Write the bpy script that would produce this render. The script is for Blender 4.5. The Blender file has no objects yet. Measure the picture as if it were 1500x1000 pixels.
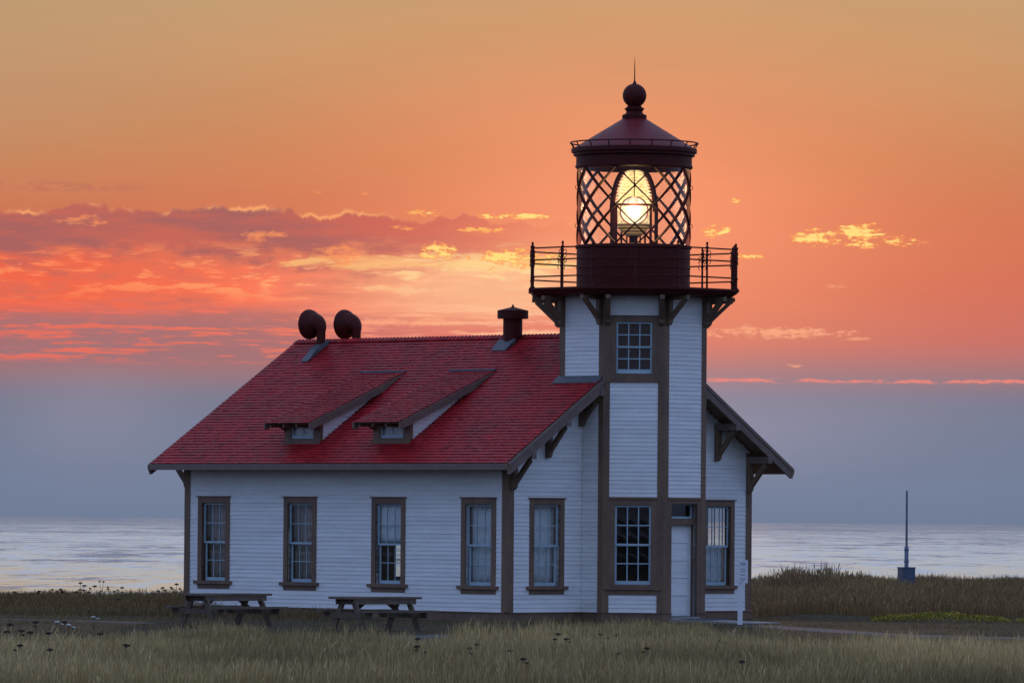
import bpy, math, random
import numpy as np

random.seed(7)
rng = np.random.default_rng(11)
SC = bpy.context.scene
COL = SC.collection
PI = math.pi

# ---------------------------------------------------------------- camera
cam_d = bpy.data.cameras.new('camera')
cam = bpy.data.objects.new('camera', cam_d)
COL.objects.link(cam)
cam_d.sensor_width = 36.0
cam_d.lens = 204.0
cam_d.clip_start = 1.0
cam_d.clip_end = 120000.0
cam.location = (0, 0, 2.57)
PITCH = math.atan(258 / 8500.0)
ROLL = 0.00785
from mathutils import Matrix, Vector
cam.rotation_euler = (Matrix.Rotation(PI / 2 + PITCH, 3, 'X') @ Matrix.Rotation(ROLL, 3, 'Z')).to_euler()
SC.camera = cam

SC.view_settings.view_transform = 'Standard'
SC.view_settings.look = 'None'
SC.view_settings.exposure = 0.0
SC.view_settings.gamma = 1.0
SC.view_settings.use_curve_mapping = False
SC.render.engine = 'CYCLES'
SC.cycles.max_bounces = 6
SC.cycles.transparent_max_bounces = 12
SC.cycles.use_denoising = True

SUN_AZ, SUN_EL = 1.19, 3.03          # degrees, clockwise from +Y


def lin(c):
    out = []
    for v in c:
        v = v / 255.0
        out.append(v / 12.92 if v <= 0.04045 else ((v + 0.055) / 1.055) ** 2.4)
    return (out[0], out[1], out[2], 1.0)


# ---------------------------------------------------------------- sky
world = bpy.data.worlds.new('World')
SC.world = world
world.use_nodes = True


class G:
    """small helper that writes arithmetic as shader nodes"""

    def __init__(s, nt):
        s.nt = nt

    def new(s, t, **k):
        n = s.nt.nodes.new(t)
        for a, b in k.items():
            setattr(n, a, b)
        return n

    def put(s, sock, v):
        if isinstance(v, bpy.types.NodeSocket):
            s.nt.links.new(v, sock)
        elif v is not None:
            sock.default_value = v

    def m(s, op, a, b=None, c=None, clamp=False):
        n = s.new('ShaderNodeMath', operation=op, use_clamp=clamp)
        for i, v in enumerate((a, b, c)):
            s.put(n.inputs[i], v)
        return n.outputs[0]

    def add(s, *v):
        r = v[0]
        for x in v[1:]:
            r = s.m('ADD', r, x)
        return r

    def sub(s, a, b): return s.m('SUBTRACT', a, b)

    def mul(s, *v):
        r = v[0]
        for x in v[1:]:
            r = s.m('MULTIPLY', r, x)
        return r

    def inv(s, a): return s.m('SUBTRACT', 1.0, a)

    def sm(s, x, a, b, lo=0.0, hi=1.0):
        n = s.new('ShaderNodeMapRange', interpolation_type='SMOOTHSTEP')
        s.put(n.inputs[0], x)
        for i, v in enumerate((a, b, lo, hi)):
            s.put(n.inputs[i + 1], v)
        return n.outputs[0]

    def xyz(s, x, y, z):
        n = s.new('ShaderNodeCombineXYZ')
        for i, v in enumerate((x, y, z)):
            s.put(n.inputs[i], v)
        return n.outputs[0]

    def noise(s, vec, scale=1.0, detail=4.0, rough=0.55, dist=0.0, out=0):
        n = s.new('ShaderNodeTexNoise', noise_dimensions='3D')
        s.put(n.inputs['Vector'], vec)
        n.inputs['Scale'].default_value = scale
        n.inputs['Detail'].default_value = detail
        n.inputs['Roughness'].default_value = rough
        n.inputs['Distortion'].default_value = dist
        return n.outputs[out]

    def mix(s, f, a, b, mode='MIX'):
        n = s.new('ShaderNodeMix', data_type='RGBA', blend_type=mode)
        s.put(n.inputs[0], f)
        s.put(n.inputs[6], a)
        s.put(n.inputs[7], b)
        return n.outputs[2]

    def ramp(s, f, stops):
        n = s.new('ShaderNodeValToRGB')
        cr = n.color_ramp
        while len(cr.elements) > 1:
            cr.elements.remove(cr.elements[0])
        for i, (p, c) in enumerate(stops):
            e = cr.elements[0] if i == 0 else cr.elements.new(p)
            e.position = p
            e.color = c
        s.put(n.inputs[0], f)
        return n.outputs[0]


def build_sky():
    nt = world.node_tree
    g = G(nt)
    bg = nt.nodes['Background']
    tc = g.new('ShaderNodeTexCoord')
    sp = g.new('ShaderNodeSeparateXYZ')
    nt.links.new(tc.outputs['Generated'], sp.inputs[0])
    X, Y, Z = sp.outputs
    az = g.mul(g.m('ARCTAN2', X, Y), 180 / PI)
    el = g.mul(g.m('ARCSINE', Z), 180 / PI)
    elp = g.m('MAXIMUM', el, 0.0)

    def pos(e): return math.sqrt(max(e, 0) / 90.0)
    t = g.m('SQRT', g.mul(elp, 1 / 90.0))
    west = g.ramp(t, [(pos(e), lin(c)) for e, c in (
        (0, (111, 124, 150)), (.35, (114, 126, 152)), (.9, (113, 123, 147)), (1.2, (122, 121, 140)),
        (1.42, (150, 116, 124)), (1.75, (192, 107, 104)), (2.3, (206, 105, 90)), (3.0, (203, 113, 84)),
        (3.6, (200, 130, 90)), (4.3, (197, 147, 106)), (5.1, (192, 158, 116)), (7, (202, 184, 156)),
        (12, (182, 187, 196)), (25, (164, 180, 212)), (45, (160, 176, 216)), (90, (156, 172, 214)))])
    east = g.ramp(t, [(pos(e), lin(c)) for e, c in (
        (0, (112, 128, 172)), (4, (118, 138, 190)), (12, (138, 166, 222)), (30, (147, 174, 234)),
        (60, (152, 171, 222)), (90, (156, 172, 214)))])
    nish = g.new('ShaderNodeTexSky', sky_type='NISHITA')
    nish.sun_disc = False
    nish.sun_elevation = math.radians(SUN_EL)
    nish.sun_rotation = math.radians(SUN_AZ)
    da = g.m('ABSOLUTE', g.sub(az, SUN_AZ))
    wsun = g.sm(da, 80.0, 22.0)
    ns = g.mix(1.0, nish.outputs[0], (0.05, 0.05, 0.05, 1), 'MULTIPLY')
    eastc = g.mix(1.0, east, ns, 'ADD')
    # glow round the low sun
    r2 = g.add(g.m('POWER', g.mul(g.sub(az, SUN_AZ), 1 / 2.1), 2.0), g.m('POWER', g.mul(g.sub(el, 2.9), 1 / 1.35), 2.0))
    glow = g.m('EXPONENT', g.mul(r2, -1.0))
    r3 = g.add(g.m('POWER', g.mul(g.sub(az, SUN_AZ), 1 / 5.5), 2.0), g.m('POWER', g.mul(g.sub(el, 2.7), 1 / 3.5), 2.0))
    glow2 = g.mul(g.m('EXPONENT', g.mul(r3, -1.0)), g.sm(el, 1.05, 2.1))
    glow = g.mul(glow, g.sm(el, .95, 2.0))
    c = g.mix(g.mul(glow2, 0.26), west, lin((250, 150, 92)))
    c = g.mix(g.mul(glow, 0.78), c, lin((255, 156, 116)))
    # faint paler, pinker column in the low haze below the sun
    r4 = g.add(g.m('POWER', g.mul(g.sub(az, SUN_AZ + .3), 1 / 2.6), 2.0), g.m('POWER', g.mul(g.sub(el, .95), 1 / .5), 2.0))
    c = g.mix(g.mul(g.m('EXPONENT', g.mul(r4, -1.0)), .42), c, lin((172, 160, 180)))
    r5 = g.add(g.m('POWER', g.mul(g.add(az, 4.1), 1 / .9), 2.0), g.m('POWER', g.mul(g.sub(el, 1.0), 1 / .55), 2.0))
    c = g.mix(g.mul(g.m('EXPONENT', g.mul(r5, -1.0)), .22), c, lin((175, 160, 178)))
    c = g.mix(g.mul(g.sm(g.m('ABSOLUTE', g.sub(az, SUN_AZ)), 2.6, 7.0), g.sm(el, 2.6, 4.2), g.sm(el, 12.0, 6.0), .45), c, lin((184, 148, 112)))
    # soft unevenness of the haze
    hz = g.noise(g.xyz(g.mul(az, .35), g.mul(el, 1.6), 3.3), 1.0, 3.0)
    c = g.mix(g.mul(g.sub(hz, .3), .28), c, g.mix(1.0, c, (1.35, 1.33, 1.30, 1), 'MULTIPLY'))

    # ---- clouds, described by direction
    warp = g.noise(g.xyz(g.mul(az, 2.2), g.mul(el, 5.5), 1.7), 1.0, 5.0, .6)
    warp2 = g.noise(g.xyz(g.mul(az, 1.1), g.mul(el, 7.0), 8.1), 1.0, 5.0, .6)
    fine = g.noise(g.xyz(g.mul(az, 5.0), g.mul(el, 12.0), 4.4), 1.0, 5.0, .62)
    puff = g.noise(g.xyz(g.mul(az, 6.0), g.mul(el, 6.0), 14.4), 1.0, 3.0, .5)
    # grey-mauve streaked layer, low on the left
    low = g.mul(g.sm(el, 1.3, 1.62), g.sm(g.add(el, g.mul(g.sub(warp, .5), .28)), 2.18, 1.98), g.sm(az, .8, -3.0))
    c = g.mix(g.mul(low, .62), c, lin((152, 114, 120)))
    # the broad bank
    top = g.add(3.02, g.mul(g.m('POWER', g.mul(g.add(az, 3.3), .36), 2.0), -.09),
                g.mul(g.sub(g.noise(g.xyz(g.mul(az, 1.3), 0.0, 2.2), 1.0, 6.0, .6), .5), .50), g.mul(g.sub(puff, .5), .10))
    dtop = g.sub(el, top)
    botn = g.add(2.5, g.mul(g.sub(warp, .5), .95), g.mul(g.sub(warp2, .5), .5))
    bank = g.mul(g.sm(dtop, .015, -.02), g.sm(g.sub(el, botn), -.10, .22), g.sm(az, 1.0, -1.3))
    bank = g.m('MAXIMUM', bank, g.mul(g.sm(g.m('ABSOLUTE', g.sub(el, g.add(3.17, g.mul(az, -.012)))), .07, .01),
                                      g.sm(fine, .42, .6), g.sm(az, -3.2, -4.6), .5))
    # sunlit belly under the bank: layered streaks of lit and shaded cloud
    lit = g.mul(g.sm(el, 1.86, 2.1), g.sm(el, 2.95, 2.35), g.sm(az, 1.05, .1))
    litc = g.ramp(g.sm(az, -4.8, .3), [(0, lin((246, 104, 72))), (.35, lin((252, 118, 86))), (.62, lin((255, 138, 106))), (.86, lin((255, 172, 128))), (1, lin((255, 186, 136)))])
    w3 = g.noise(g.xyz(g.mul(az, .75), g.mul(el, 5.2), 21.7), 1.0, 6.0, .58, .25)
    w4 = g.noise(g.xyz(g.mul(az, 2.4), g.mul(el, 11.0), 25.1), 1.0, 5.0, .6, .2)
    litn = g.sm(g.add(g.mul(w3, .68), g.mul(w4, .32)), .40, .58)
    c = g.mix(g.mul(lit, g.add(.30, g.mul(litn, .66))), c, litc)
    shade = g.mul(lit, g.sm(g.add(g.mul(w3, .7), g.mul(warp2, .3)), .46, .36), g.sm(az, -.5, -2.2))
    c = g.mix(g.mul(shade, .6), c, lin((186, 100, 92)))
    c = g.mix(g.mul(bank, .88), c, g.mix(g.sm(az, -2.5, .6), g.mix(g.sm(w3, .38, .62), lin((164, 98, 98)), lin((196, 102, 90))), lin((222, 106, 92))))
    # pale wisps through the belly
    wz = g.mul(g.sm(g.m('ABSOLUTE', g.sub(el, g.add(2.40, g.mul(az, .004)))), .36, .06), g.sm(az, .75, .1))
    wn = g.sm(g.add(g.mul(w3, .35), g.mul(w4, .65)), .515, .60)
    c = g.mix(g.mul(wz, wn, .9), c, g.ramp(g.sm(az, -4.8, .2), [(0, lin((255, 138, 92))), (.45, lin((255, 168, 112))), (.75, lin((255, 204, 136))), (1, lin((255, 226, 158)))]))
    ye = g.add(g.m('POWER', g.mul(g.sub(az, -.05), 1 / .75), 2.0), g.m('POWER', g.mul(g.sub(el, g.add(2.50, g.mul(az, .05))), 1 / .085), 2.0))
    c = g.mix(g.mul(g.sm(g.add(ye, g.mul(g.sub(w4, .5), 5.0)), 1.3, .0), .85), c, lin((255, 220, 142)))
    ye = g.add(g.m('POWER', g.mul(g.sub(az, -1.5), 1 / .75), 2.0), g.m('POWER', g.mul(g.sub(el, 2.50), 1 / .075), 2.0))
    c = g.mix(g.mul(g.sm(g.add(ye, g.mul(g.sub(w4, .5), 6.0)), 1.2, .0), .75), c, lin((255, 194, 122)))
    # bright rim along the bank's top
    rim = g.mul(g.m('EXPONENT', g.mul(g.m('POWER', g.mul(g.add(dtop, .014), 1 / .019), 2.0), -1.0)),
                g.sm(g.noise(g.xyz(g.mul(az, 1.7), 5.0, 7.7), 1.0, 3.0), .40, .56), g.sm(az, -.8, -1.5))
    c = g.mix(g.mul(rim, .95), c, lin((252, 168, 108)))
    # coral streaks low down
    s1 = g.noise(g.xyz(g.mul(az, .55), g.mul(el, 15.0), 6.6), 1.0, 5.0, .62)
    s2 = g.noise(g.xyz(g.mul(az, 3.0), g.mul(el, 24.0), 9.6), 1.0, 4.0, .6)
    st = g.mul(g.sm(g.add(g.mul(s1, .65), g.mul(s2, .35)), g.sm(az, -3.5, 0.0, .495, .455), g.sm(az, -3.5, 0.0, .575, .56)), g.sm(el, 1.46, 1.58), g.sm(el, 2.18, 2.04), g.sm(az, .85, .6))
    stc = g.ramp(g.sm(az, -4.5, .4), [(0, lin((236, 112, 92))), (.5, lin((240, 124, 100))), (.75, lin((255, 160, 128))), (1, lin((255, 190, 150)))])
    pk = g.mul(g.sm(el, 1.45, 1.75), g.sm(el, 2.4, 2.05), g.sm(az, -2.6, -.6), g.sm(az, 2.6, .4))
    c = g.mix(g.mul(pk, .5), c, lin((236, 112, 102)))
    c = g.mix(g.mul(st, .9), c, stc)
    # pale veil over the ridge near the tower
    r6 = g.add(g.m('POWER', g.mul(g.add(az, .3), 1 / 1.1), 2.0), g.m('POWER', g.mul(g.sub(el, 2.22), 1 / .28), 2.0))
    c = g.mix(g.mul(g.m('EXPONENT', g.mul(r6, -1.0)), .70), c, lin((255, 196, 150)))
    # thin bright line above the blue band on the right
    ln = g.mul(g.m('EXPONENT', g.mul(g.m('POWER', g.mul(g.sub(el, g.add(1.372, g.mul(g.sub(fine, .5), .075))), 1 / .014), 2.0), -1.0)),
               g.sm(az, 1.7, 2.2), g.sm(az, 8.0, 6.0), g.sm(g.add(g.mul(s2, .5), g.mul(fine, .5)), .40, .50))
    c = g.mix(g.mul(ln, .9), c, lin((246, 138, 122)))
    # single cloudlets
    wx = g.add(g.sub(g.noise(g.xyz(g.mul(az, 3.2), g.mul(el, 15.0), 2.9), 1.0, 6.0, .65, 0.4), .5),
               g.mul(g.sub(g.noise(g.xyz(g.mul(az, 13.0), g.mul(el, 26.0), 5.9), 1.0, 5.0, .65, 0.2), .5), .7))
    blobs = [(-0.832, 2.986, 0.21, 0.045, 1, .9), (0.058, 2.973, 0.40, 0.036, 1, .95), (-0.346, 2.835, 0.26, 0.04, 1, .6),
             (-1.087, 2.856, 0.148, 0.034, 1, .45), (-0.735, 2.61, 0.2, 0.095, 1, .9), (0.05, 2.56, 0.45, 0.11, 1, .9),
             (-1.692, 2.568, 0.27, 0.108, 0, .9), (1.98, 2.853, 0.175, 0.075, 1, 1), (2.193, 3.131, 0.061, 0.034, 1, .9),
             (2.3, 2.6, 0.19, 0.036, 1, .9), (3.0, 2.781, 0.29, 0.085, 1, .95), (3.42, 2.805, 0.25, 0.125, 1, 1),
             (3.8, 2.755, 0.27, 0.05, 1, .95), (2.561, 1.847, 0.80, 0.07, 2, .85), (3.438, 1.786, 0.17, 0.02, 2, .6),
             (3.218, 2.31, 0.13, 0.025, 2, .8), (-4.256, 2.885, 0.28, 0.061, 0, .75), (-2.448, 2.771, 0.21, 0.067, 0, .85),
             (2.799, 1.518, 0.081, 0.02, 2, .6), (-1.953, 3.187, 0.067, 0.02, 0, .8), (-1.461, 3.184, 0.05, 0.016, 0, .7),
             (-1.013, 1.93, .9, 0.05, 2, .6), (-0.339, 1.986, 0.6, 0.045, 2, .7)]
    acc = {0: None, 1: None, 2: None}
    for (a0, e0, rx, ry, k, op) in blobs:
        q = g.add(g.m('POWER', g.mul(g.sub(az, a0), 1 / rx), 2.0), g.m('POWER', g.mul(g.sub(el, e0), 1 / ry), 2.0))
        v = g.mul(g.sm(g.add(q, g.mul(wx, 5.2)), 1.0, -.35), op)
        acc[k] = v if acc[k] is None else g.m('MAXIMUM', acc[k], v)
    c = g.mix(g.mul(acc[0], .9), c, lin((252, 150, 96)))
    c = g.mix(acc[2], c, lin((255, 172, 132)))
    c = g.mix(g.sm(acc[1], 0.0, .5), c, g.mix(g.sm(acc[1], .3, .95), lin((252, 158, 92)), lin((255, 222, 130))))

    c = g.mix(wsun, eastc, c)
    nt.links.new(c, bg.inputs[0])
    bg.inputs[1].default_value = 1.0


build_sky()

sun_d = bpy.data.lights.new('sun', 'SUN')
sun_d.energy = 0.5
sun_d.angle = math.radians(1.5)
sun_d.color = (1.0, 0.55, 0.28)
sun = bpy.data.objects.new('sun', sun_d)
COL.objects.link(sun)
sv = Vector((math.sin(math.radians(SUN_AZ)) * math.cos(math.radians(SUN_EL)),
             math.cos(math.radians(SUN_AZ)) * math.cos(math.radians(SUN_EL)), math.sin(math.radians(SUN_EL))))
sun.rotation_euler = sv.to_track_quat('Z', 'Y').to_euler()


# ---------------------------------------------------------------- materials
def material(name, base, rough=.6, metal=0.0, var=0.12, scale=6.0, bump=0.0, bscale=40.0, spec=.5, tint=False, coord='Object', stretch=(1, 1, 1), base2=None, vary=0.0):
    m = bpy.data.materials.new(name)
    m.use_nodes = True
    nt = m.node_tree
    g = G(nt)
    p = nt.nodes['Principled BSDF']
    tc = g.new('ShaderNodeTexCoord')
    mp = g.new('ShaderNodeMapping')
    nt.links.new(tc.outputs[coord], mp.inputs[0])
    mp.inputs['Scale'].default_value = stretch
    n1 = g.noise(mp.outputs[0], scale, 6.0, .62)
    n2 = g.noise(mp.outputs[0], scale * 7.3, 3.0, .6)
    f = g.add(g.mul(n1, .65), g.mul(n2, .35))
    b = (*base, 1)
    lo = tuple(v * (1 - var * 1.6) for v in base) + (1,)
    hi = tuple(min(1, v * (1 + var * 1.2)) for v in base) + (1,)
    if base2:
        hi = (*base2, 1)
    c = g.mix(g.sm(f, .32, .68), lo, hi)
    if tint:
        at = g.new('ShaderNodeAttribute', attribute_name='tint')
        c = g.mix(1.0, c, at.outputs['Color'], 'MULTIPLY')
    if vary:
        oi = g.new('ShaderNodeObjectInfo')
        c = g.mix(1.0, c, g.ramp(oi.outputs['Random'], [(0, (1 - vary, 1 - vary, 1 - vary * .9, 1)), (1, (1, 1, 1, 1))]), 'MULTIPLY')
    nt.links.new(c, p.inputs['Base Color'])
    nt.links.new(g.sm(f, .2, .8, max(0, rough - .12), min(1, rough + .12)), p.inputs['Roughness'])
    p.inputs['Metallic'].default_value = metal
    p.inputs['Specular IOR Level'].default_value = spec
    if bump:
        nb = g.noise(mp.outputs[0], bscale, 4.0, .6)
        bp = g.new('ShaderNodeBump')
        bp.inputs['Strength'].default_value = 1.0
        bp.inputs['Distance'].default_value = bump
        nt.links.new(nb, bp.inputs['Height'])
        nt.links.new(bp.outputs[0], p.inputs['Normal'])
    return m


M = {}
M['white'] = material('white_paint', (.79, .79, .77), .55, var=.07, scale=2.5, bump=.002, stretch=(.4, .4, 3), vary=.07)
M['trim'] = material('brown_trim_paint', (.180, .106, .064), .6, var=.2, scale=3, stretch=(1, 1, .3), vary=.12)
M['trim_grey'] = material('grey_brown_paint', (.17, .12, .095), .6, var=.12, scale=4)
M['roof'] = material('red_roof_paint', (.37, .012, .018), .5, var=.18, scale=1.2, tint=True, bump=.003, bscale=25, spec=.32)
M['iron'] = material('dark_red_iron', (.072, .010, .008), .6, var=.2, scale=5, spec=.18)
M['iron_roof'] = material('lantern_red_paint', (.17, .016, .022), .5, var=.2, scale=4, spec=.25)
M['sash'] = material('pale_blue_sash_paint', (.36, .49, .55), .5, var=.06)
M['flash'] = material('grey_lead_flashing', (.095, .10, .11), .5, var=.2, scale=5)
M['wood'] = material('weathered_wood', (.130, .092, .062), .8, var=.3, scale=5, stretch=(.5, 3, 3), bump=.004)
M['concrete'] = material('concrete', (.30, .29, .27), .9, var=.15, scale=3, bump=.004)
M['lining'] = material('tan_panelling', (.55, .36, .20), .6, var=.2, scale=3, stretch=(4, 4, .4))
M['floorboard'] = material('interior_floor', (.18, .11, .07), .5, var=.2)
M['brass'] = material('brass', (.45, .30, .10), .3, metal=.8, var=.2)
M['mast'] = material('grey_blue_steel', (.13, .16, .22), .4, metal=.3, var=.15)
M['box'] = material('blue_grey_box', (.06, .09, .14), .5, var=.2)
M['signwhite'] = material('sign_white', (.74, .74, .76), .5, var=.05)
M['ink'] = material('sign_ink', (.42, .43, .52), .6, var=.1)
M['curtain'] = material('white_cotton', (.86, .86, .86), .8, var=.1, scale=9)
M['curtain_tan'] = material('tan_cloth', (.46, .34, .28), .8, var=.25, scale=5, stretch=(4, 4, .4))
M['curtain_red'] = material('dark_red_cloth', (.05, .012, .008), .8, var=.3, scale=7, stretch=(3, 3, .2))
M['seed'] = material('dried_seed_head', (.022, .016, .013), .9, var=.3)
M['whiteflower'] = material('white_flower', (.55, .58, .5), .8, var=.1)
M['stalk'] = material('dry_stalk', (.07, .055, .035), .9, var=.3)
M['yellow'] = material('yellow_green_leaf', (.42, .34, .02), .7, var=.4, scale=8, tint=True)
M['gravel'] = material('gravel', (.082, .082, .084), .95, var=.25, scale=1.5, bump=.01, bscale=30)


def glass(name, tint=(.9, .92, .92), extra=0.04, rough=.02, wavy=.0015):
    m = bpy.data.materials.new(name)
    m.use_nodes = True
    nt = m.node_tree
    g = G(nt)
    for n in list(nt.nodes):
        if n.type == 'BSDF_PRINCIPLED':
            nt.nodes.remove(n)
    tr = g.new('ShaderNodeBsdfTransparent')
    tr.inputs[0].default_value = (*tint, 1)
    gl = g.new('ShaderNodeBsdfGlossy')
    gl.inputs['Roughness'].default_value = rough
    lw = g.new('ShaderNodeLayerWeight')
    lw.inputs[0].default_value = .5
    fr = g.m('MULTIPLY_ADD', g.m('POWER', lw.outputs['Facing'], 3.2), .85, .012)
    tc = g.new('ShaderNodeTexCoord')
    n = g.noise(tc.outputs['Object'], 3.0, 2.0)
    bp = g.new('ShaderNodeBump')
    bp.inputs['Distance'].default_value = wavy
    nt.links.new(n, bp.inputs['Height'])
    nt.links.new(bp.outputs[0], gl.inputs['Normal'])
    mx = g.new('ShaderNodeMixShader')
    nt.links.new(g.m('ADD', fr, extra, clamp=True), mx.inputs[0])
    nt.links.new(tr.outputs[0], mx.inputs[1])
    nt.links.new(gl.outputs[0], mx.inputs[2])
    nt.links.new(mx.outputs[0], nt.nodes['Material Output'].inputs[0])
    return m


M['glass'] = glass('window_glass', extra=.010)
M['lantern_glass'] = glass('lantern_glass', (.97, .97, .97), extra=.0, rough=.06, wavy=0.0)


def lit_glass(name, color, strength, mixf=1.0, scale=(1, 1, 30)):
    m = bpy.data.materials.new(name)
    m.use_nodes = True
    nt = m.node_tree
    g = G(nt)
    p = nt.nodes['Principled BSDF']
    p.inputs['Base Color'].default_value = (.5, .45, .3, 1)
    p.inputs['Roughness'].default_value = .15
    tc = g.new('ShaderNodeTexCoord')
    mp = g.new('ShaderNodeMapping')
    mp.inputs['Scale'].default_value = scale
    nt.links.new(tc.outputs['Object'], mp.inputs[0])
    n = g.noise(mp.outputs[0], 1.0, 3.0)
    p.inputs['Emission Color'].default_value = (*color, 1)
    nt.links.new(g.sm(n, .3, .7, strength * .55, strength * 1.25), p.inputs['Emission Strength'])
    return m


M['bullseye'] = lit_glass('lit_bullseye_glass', (1.0, .86, .58), 1.25, scale=(9, 9, 2))
M['prism'] = lit_glass('lit_prism_glass', (1.0, .70, .30), .95, scale=(8, 8, 14))
M['prism_low'] = lit_glass('dim_prism_glass', (.8, .38, .10), .10)


# ---------------------------------------------------------------- mesh builders
class MB:
    def __init__(s):
        s.v = []
        s.f = []
        s.smooth = False

    def hexa(s, p):
        """8 corners: 0-3 lower loop, 4-7 upper loop"""
        b = len(s.v)
        p = [Vector(q) for q in p]
        det = (p[1] - p[0]).cross(p[3] - p[0]).dot(p[4] - p[0])
        s.v += [tuple(q) for q in p]
        fs = [(0, 3, 2, 1), (4, 5, 6, 7), (0, 1, 5, 4), (1, 2, 6, 5), (2, 3, 7, 6), (3, 0, 4, 7)]
        for f in fs:
            s.f.append(tuple(b + i for i in (f if det > 0 else f[::-1])))
        return s

    def box(s, x0, x1, y0, y1, z0, z1):
        return s.hexa([(x0, y0, z0), (x1, y0, z0), (x1, y1, z0), (x0, y1, z0), (x0, y0, z1), (x1, y0, z1), (x1, y1, z1), (x0, y1, z1)])

    def pbox(s, P, u0, u1, z0, z1, d0, d1):
        q = P.pt
        return s.hexa([q(u0, z0, d0), q(u1, z0, d0), q(u1, z0, d1), q(u0, z0, d1), q(u0, z1, d0), q(u1, z1, d0), q(u1, z1, d1), q(u0, z1, d1)])

    def beam(s, a, b, w, h, up=(0, 0, 1)):
        a, b = Vector(a), Vector(b)
        t = (b - a).normalized()
        r = t.cross(Vector(up))
        if r.length < 1e-5:
            r = t.cross(Vector((1, 0, 0)))
        r.normalize()
        n = r.cross(t)
        r *= w / 2
        n *= h / 2
        return s.hexa([a - r - n, a + r - n, a + r + n, a - r + n, b - r - n, b + r - n, b + r + n, b - r + n])

    def prism(s, poly, off):
        """closed polygon (3d points) extruded by the vector off"""
        n = len(poly)
        b = len(s.v)
        off = Vector(off)
        p = [Vector(q) for q in poly]
        nn = Vector((0, 0, 0))
        for i in range(n):
            nn += p[i].cross(p[(i + 1) % n])
        if nn.dot(off) > 0:
            p = p[::-1]
        s.v += [tuple(q) for q in p] + [tuple(q + off) for q in p]
        s.f.append(tuple(b + i for i in range(n)))
        s.f.append(tuple(b + n + i for i in reversed(range(n))))
        for i in range(n):
            j = (i + 1) % n
            s.f.append((b + j, b + i, b + n + i, b + n + j))
        return s

    def lathe(s, prof, seg=32, c=(0, 0, 0), axis='z', closed=False, start=0.0, cap=True):
        b = len(s.v)
        n = len(prof)
        for i in range(seg):
            a = 2 * PI * i / seg + start
            for r, h in prof:
                x, y = r * math.cos(a), r * math.sin(a)
                if axis == 'z':
                    s.v.append((c[0] + x, c[1] + y, c[2] + h))
                elif axis == 'x':
                    s.v.append((c[0] + h, c[1] + x, c[2] + y))
                else:
                    s.v.append((c[0] + y, c[1] + h, c[2] + x))
        for i in range(seg):
            j = (i + 1) % seg
            for k in range(n - 1):
                s.f.append((b + i * n + k, b + j * n + k, b + j * n + k + 1, b + i * n + k + 1))
            if closed:
                s.f.append((b + i * n + n - 1, b + j * n + n - 1, b + j * n, b + i * n))
        if cap and not closed:
            if prof[0][0] > 1e-4:
                s.f.append(tuple(b + i * n for i in reversed(range(seg))))
            if prof[-1][0] > 1e-4:
                s.f.append(tuple(b + i * n + n - 1 for i in range(seg)))
        return s

    def tube(s, pts, r, seg=8, cap=True):
        b = len(s.v)
        pts = [Vector(p) for p in pts]
        rs = r if isinstance(r, (list, tuple)) else [r] * len(pts)
        ref = None
        for i, p in enumerate(pts):
            t = (pts[min(i + 1, len(pts) - 1)] - pts[max(i - 1, 0)]).normalized()
            if ref is None:
                ref = t.cross(Vector((0, 0, 1)))
                if ref.length < 1e-3:
                    ref = t.cross(Vector((1, 0, 0)))
            ref = (ref - t * ref.dot(t)).normalized()
            w = t.cross(ref)
            for k in range(seg):
                a = 2 * PI * k / seg
                s.v.append(tuple(p + (ref * math.cos(a) + w * math.sin(a)) * rs[i]))
        for i in range(len(pts) - 1):
            for k in range(seg):
                l = (k + 1) % seg
                s.f.append((b + i * seg + k, b + i * seg + l, b + (i + 1) * seg + l, b + (i + 1) * seg + k))
        if cap:
            s.f.append(tuple(b + k for k in reversed(range(seg))))
            s.f.append(tuple(b + (len(pts) - 1) * seg + k for k in range(seg)))
        return s

    def mesh(s, name, mat):
        me = bpy.data.meshes.new(name)
        me.from_pydata(s.v, [], s.f)
        if mat:
            me.materials.append(mat)
        if s.smooth:
            me.polygons.foreach_set('use_smooth', [True] * len(me.polygons))
            try:
                me.set_sharp_from_angle(angle=math.radians(38))
            except Exception:
                pass
        me.update()
        return me

    def build(s, name, mat, parent=None, smooth=False):
        s.smooth = smooth
        return obj(name, s.mesh(name, mat), parent)


def obj(name, me, parent=None, loc=None, rotz=None):
    o = bpy.data.objects.new(name, me)
    COL.objects.link(o)
    if parent:
        o.parent = parent
    if loc:
        o.location = loc
    if rotz is not None:
        o.rotation_euler = (0, 0, rotz)
    return o


def thing(name, label, cat, loc=(0, 0, 0), rotz=0.0, group=None):
    o = obj(name, None, None, loc, rotz)
    o['label'] = label
    o['category'] = cat
    if group:
        o['group'] = group
    return o


def copy_tree(o, parent=None):
    c = o.copy()
    COL.objects.link(c)
    c.parent = parent
    for ch in list(o.children):
        copy_tree(ch, c)
    return c


class Plane:
    """wall plane in the building's own axes: u along, z up, d outwards"""

    def __init__(s, o, u, n):
        s.o, s.u, s.n = Vector(o), Vector(u), Vector(n)

    def pt(s, u, z, d):
        q = s.o + s.u * u + s.n * d
        return (q.x, q.y, z)


# ================================================================ LARGE STRUCTURE
TX, TY = 3.05, 146.5                       # tower axis on the ground
LH = thing('lighthouse', 'white clapboard lighthouse with red shingle roof and lit lantern tower at its gable end', 'lighthouse', (TX, TY, 0), -PI / 4)


def W(x, y, z=0.0):
    """building axes -> world"""
    c = math.sqrt(.5)
    return (TX + (x + y) * c, TY + (-x + y) * c, z)


# ---------------- ground
def smooth01(t):
    t = np.clip(t, 0, 1)
    return t * t * (3 - 2 * t)


_tab = rng.random((64, 64))


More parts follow.
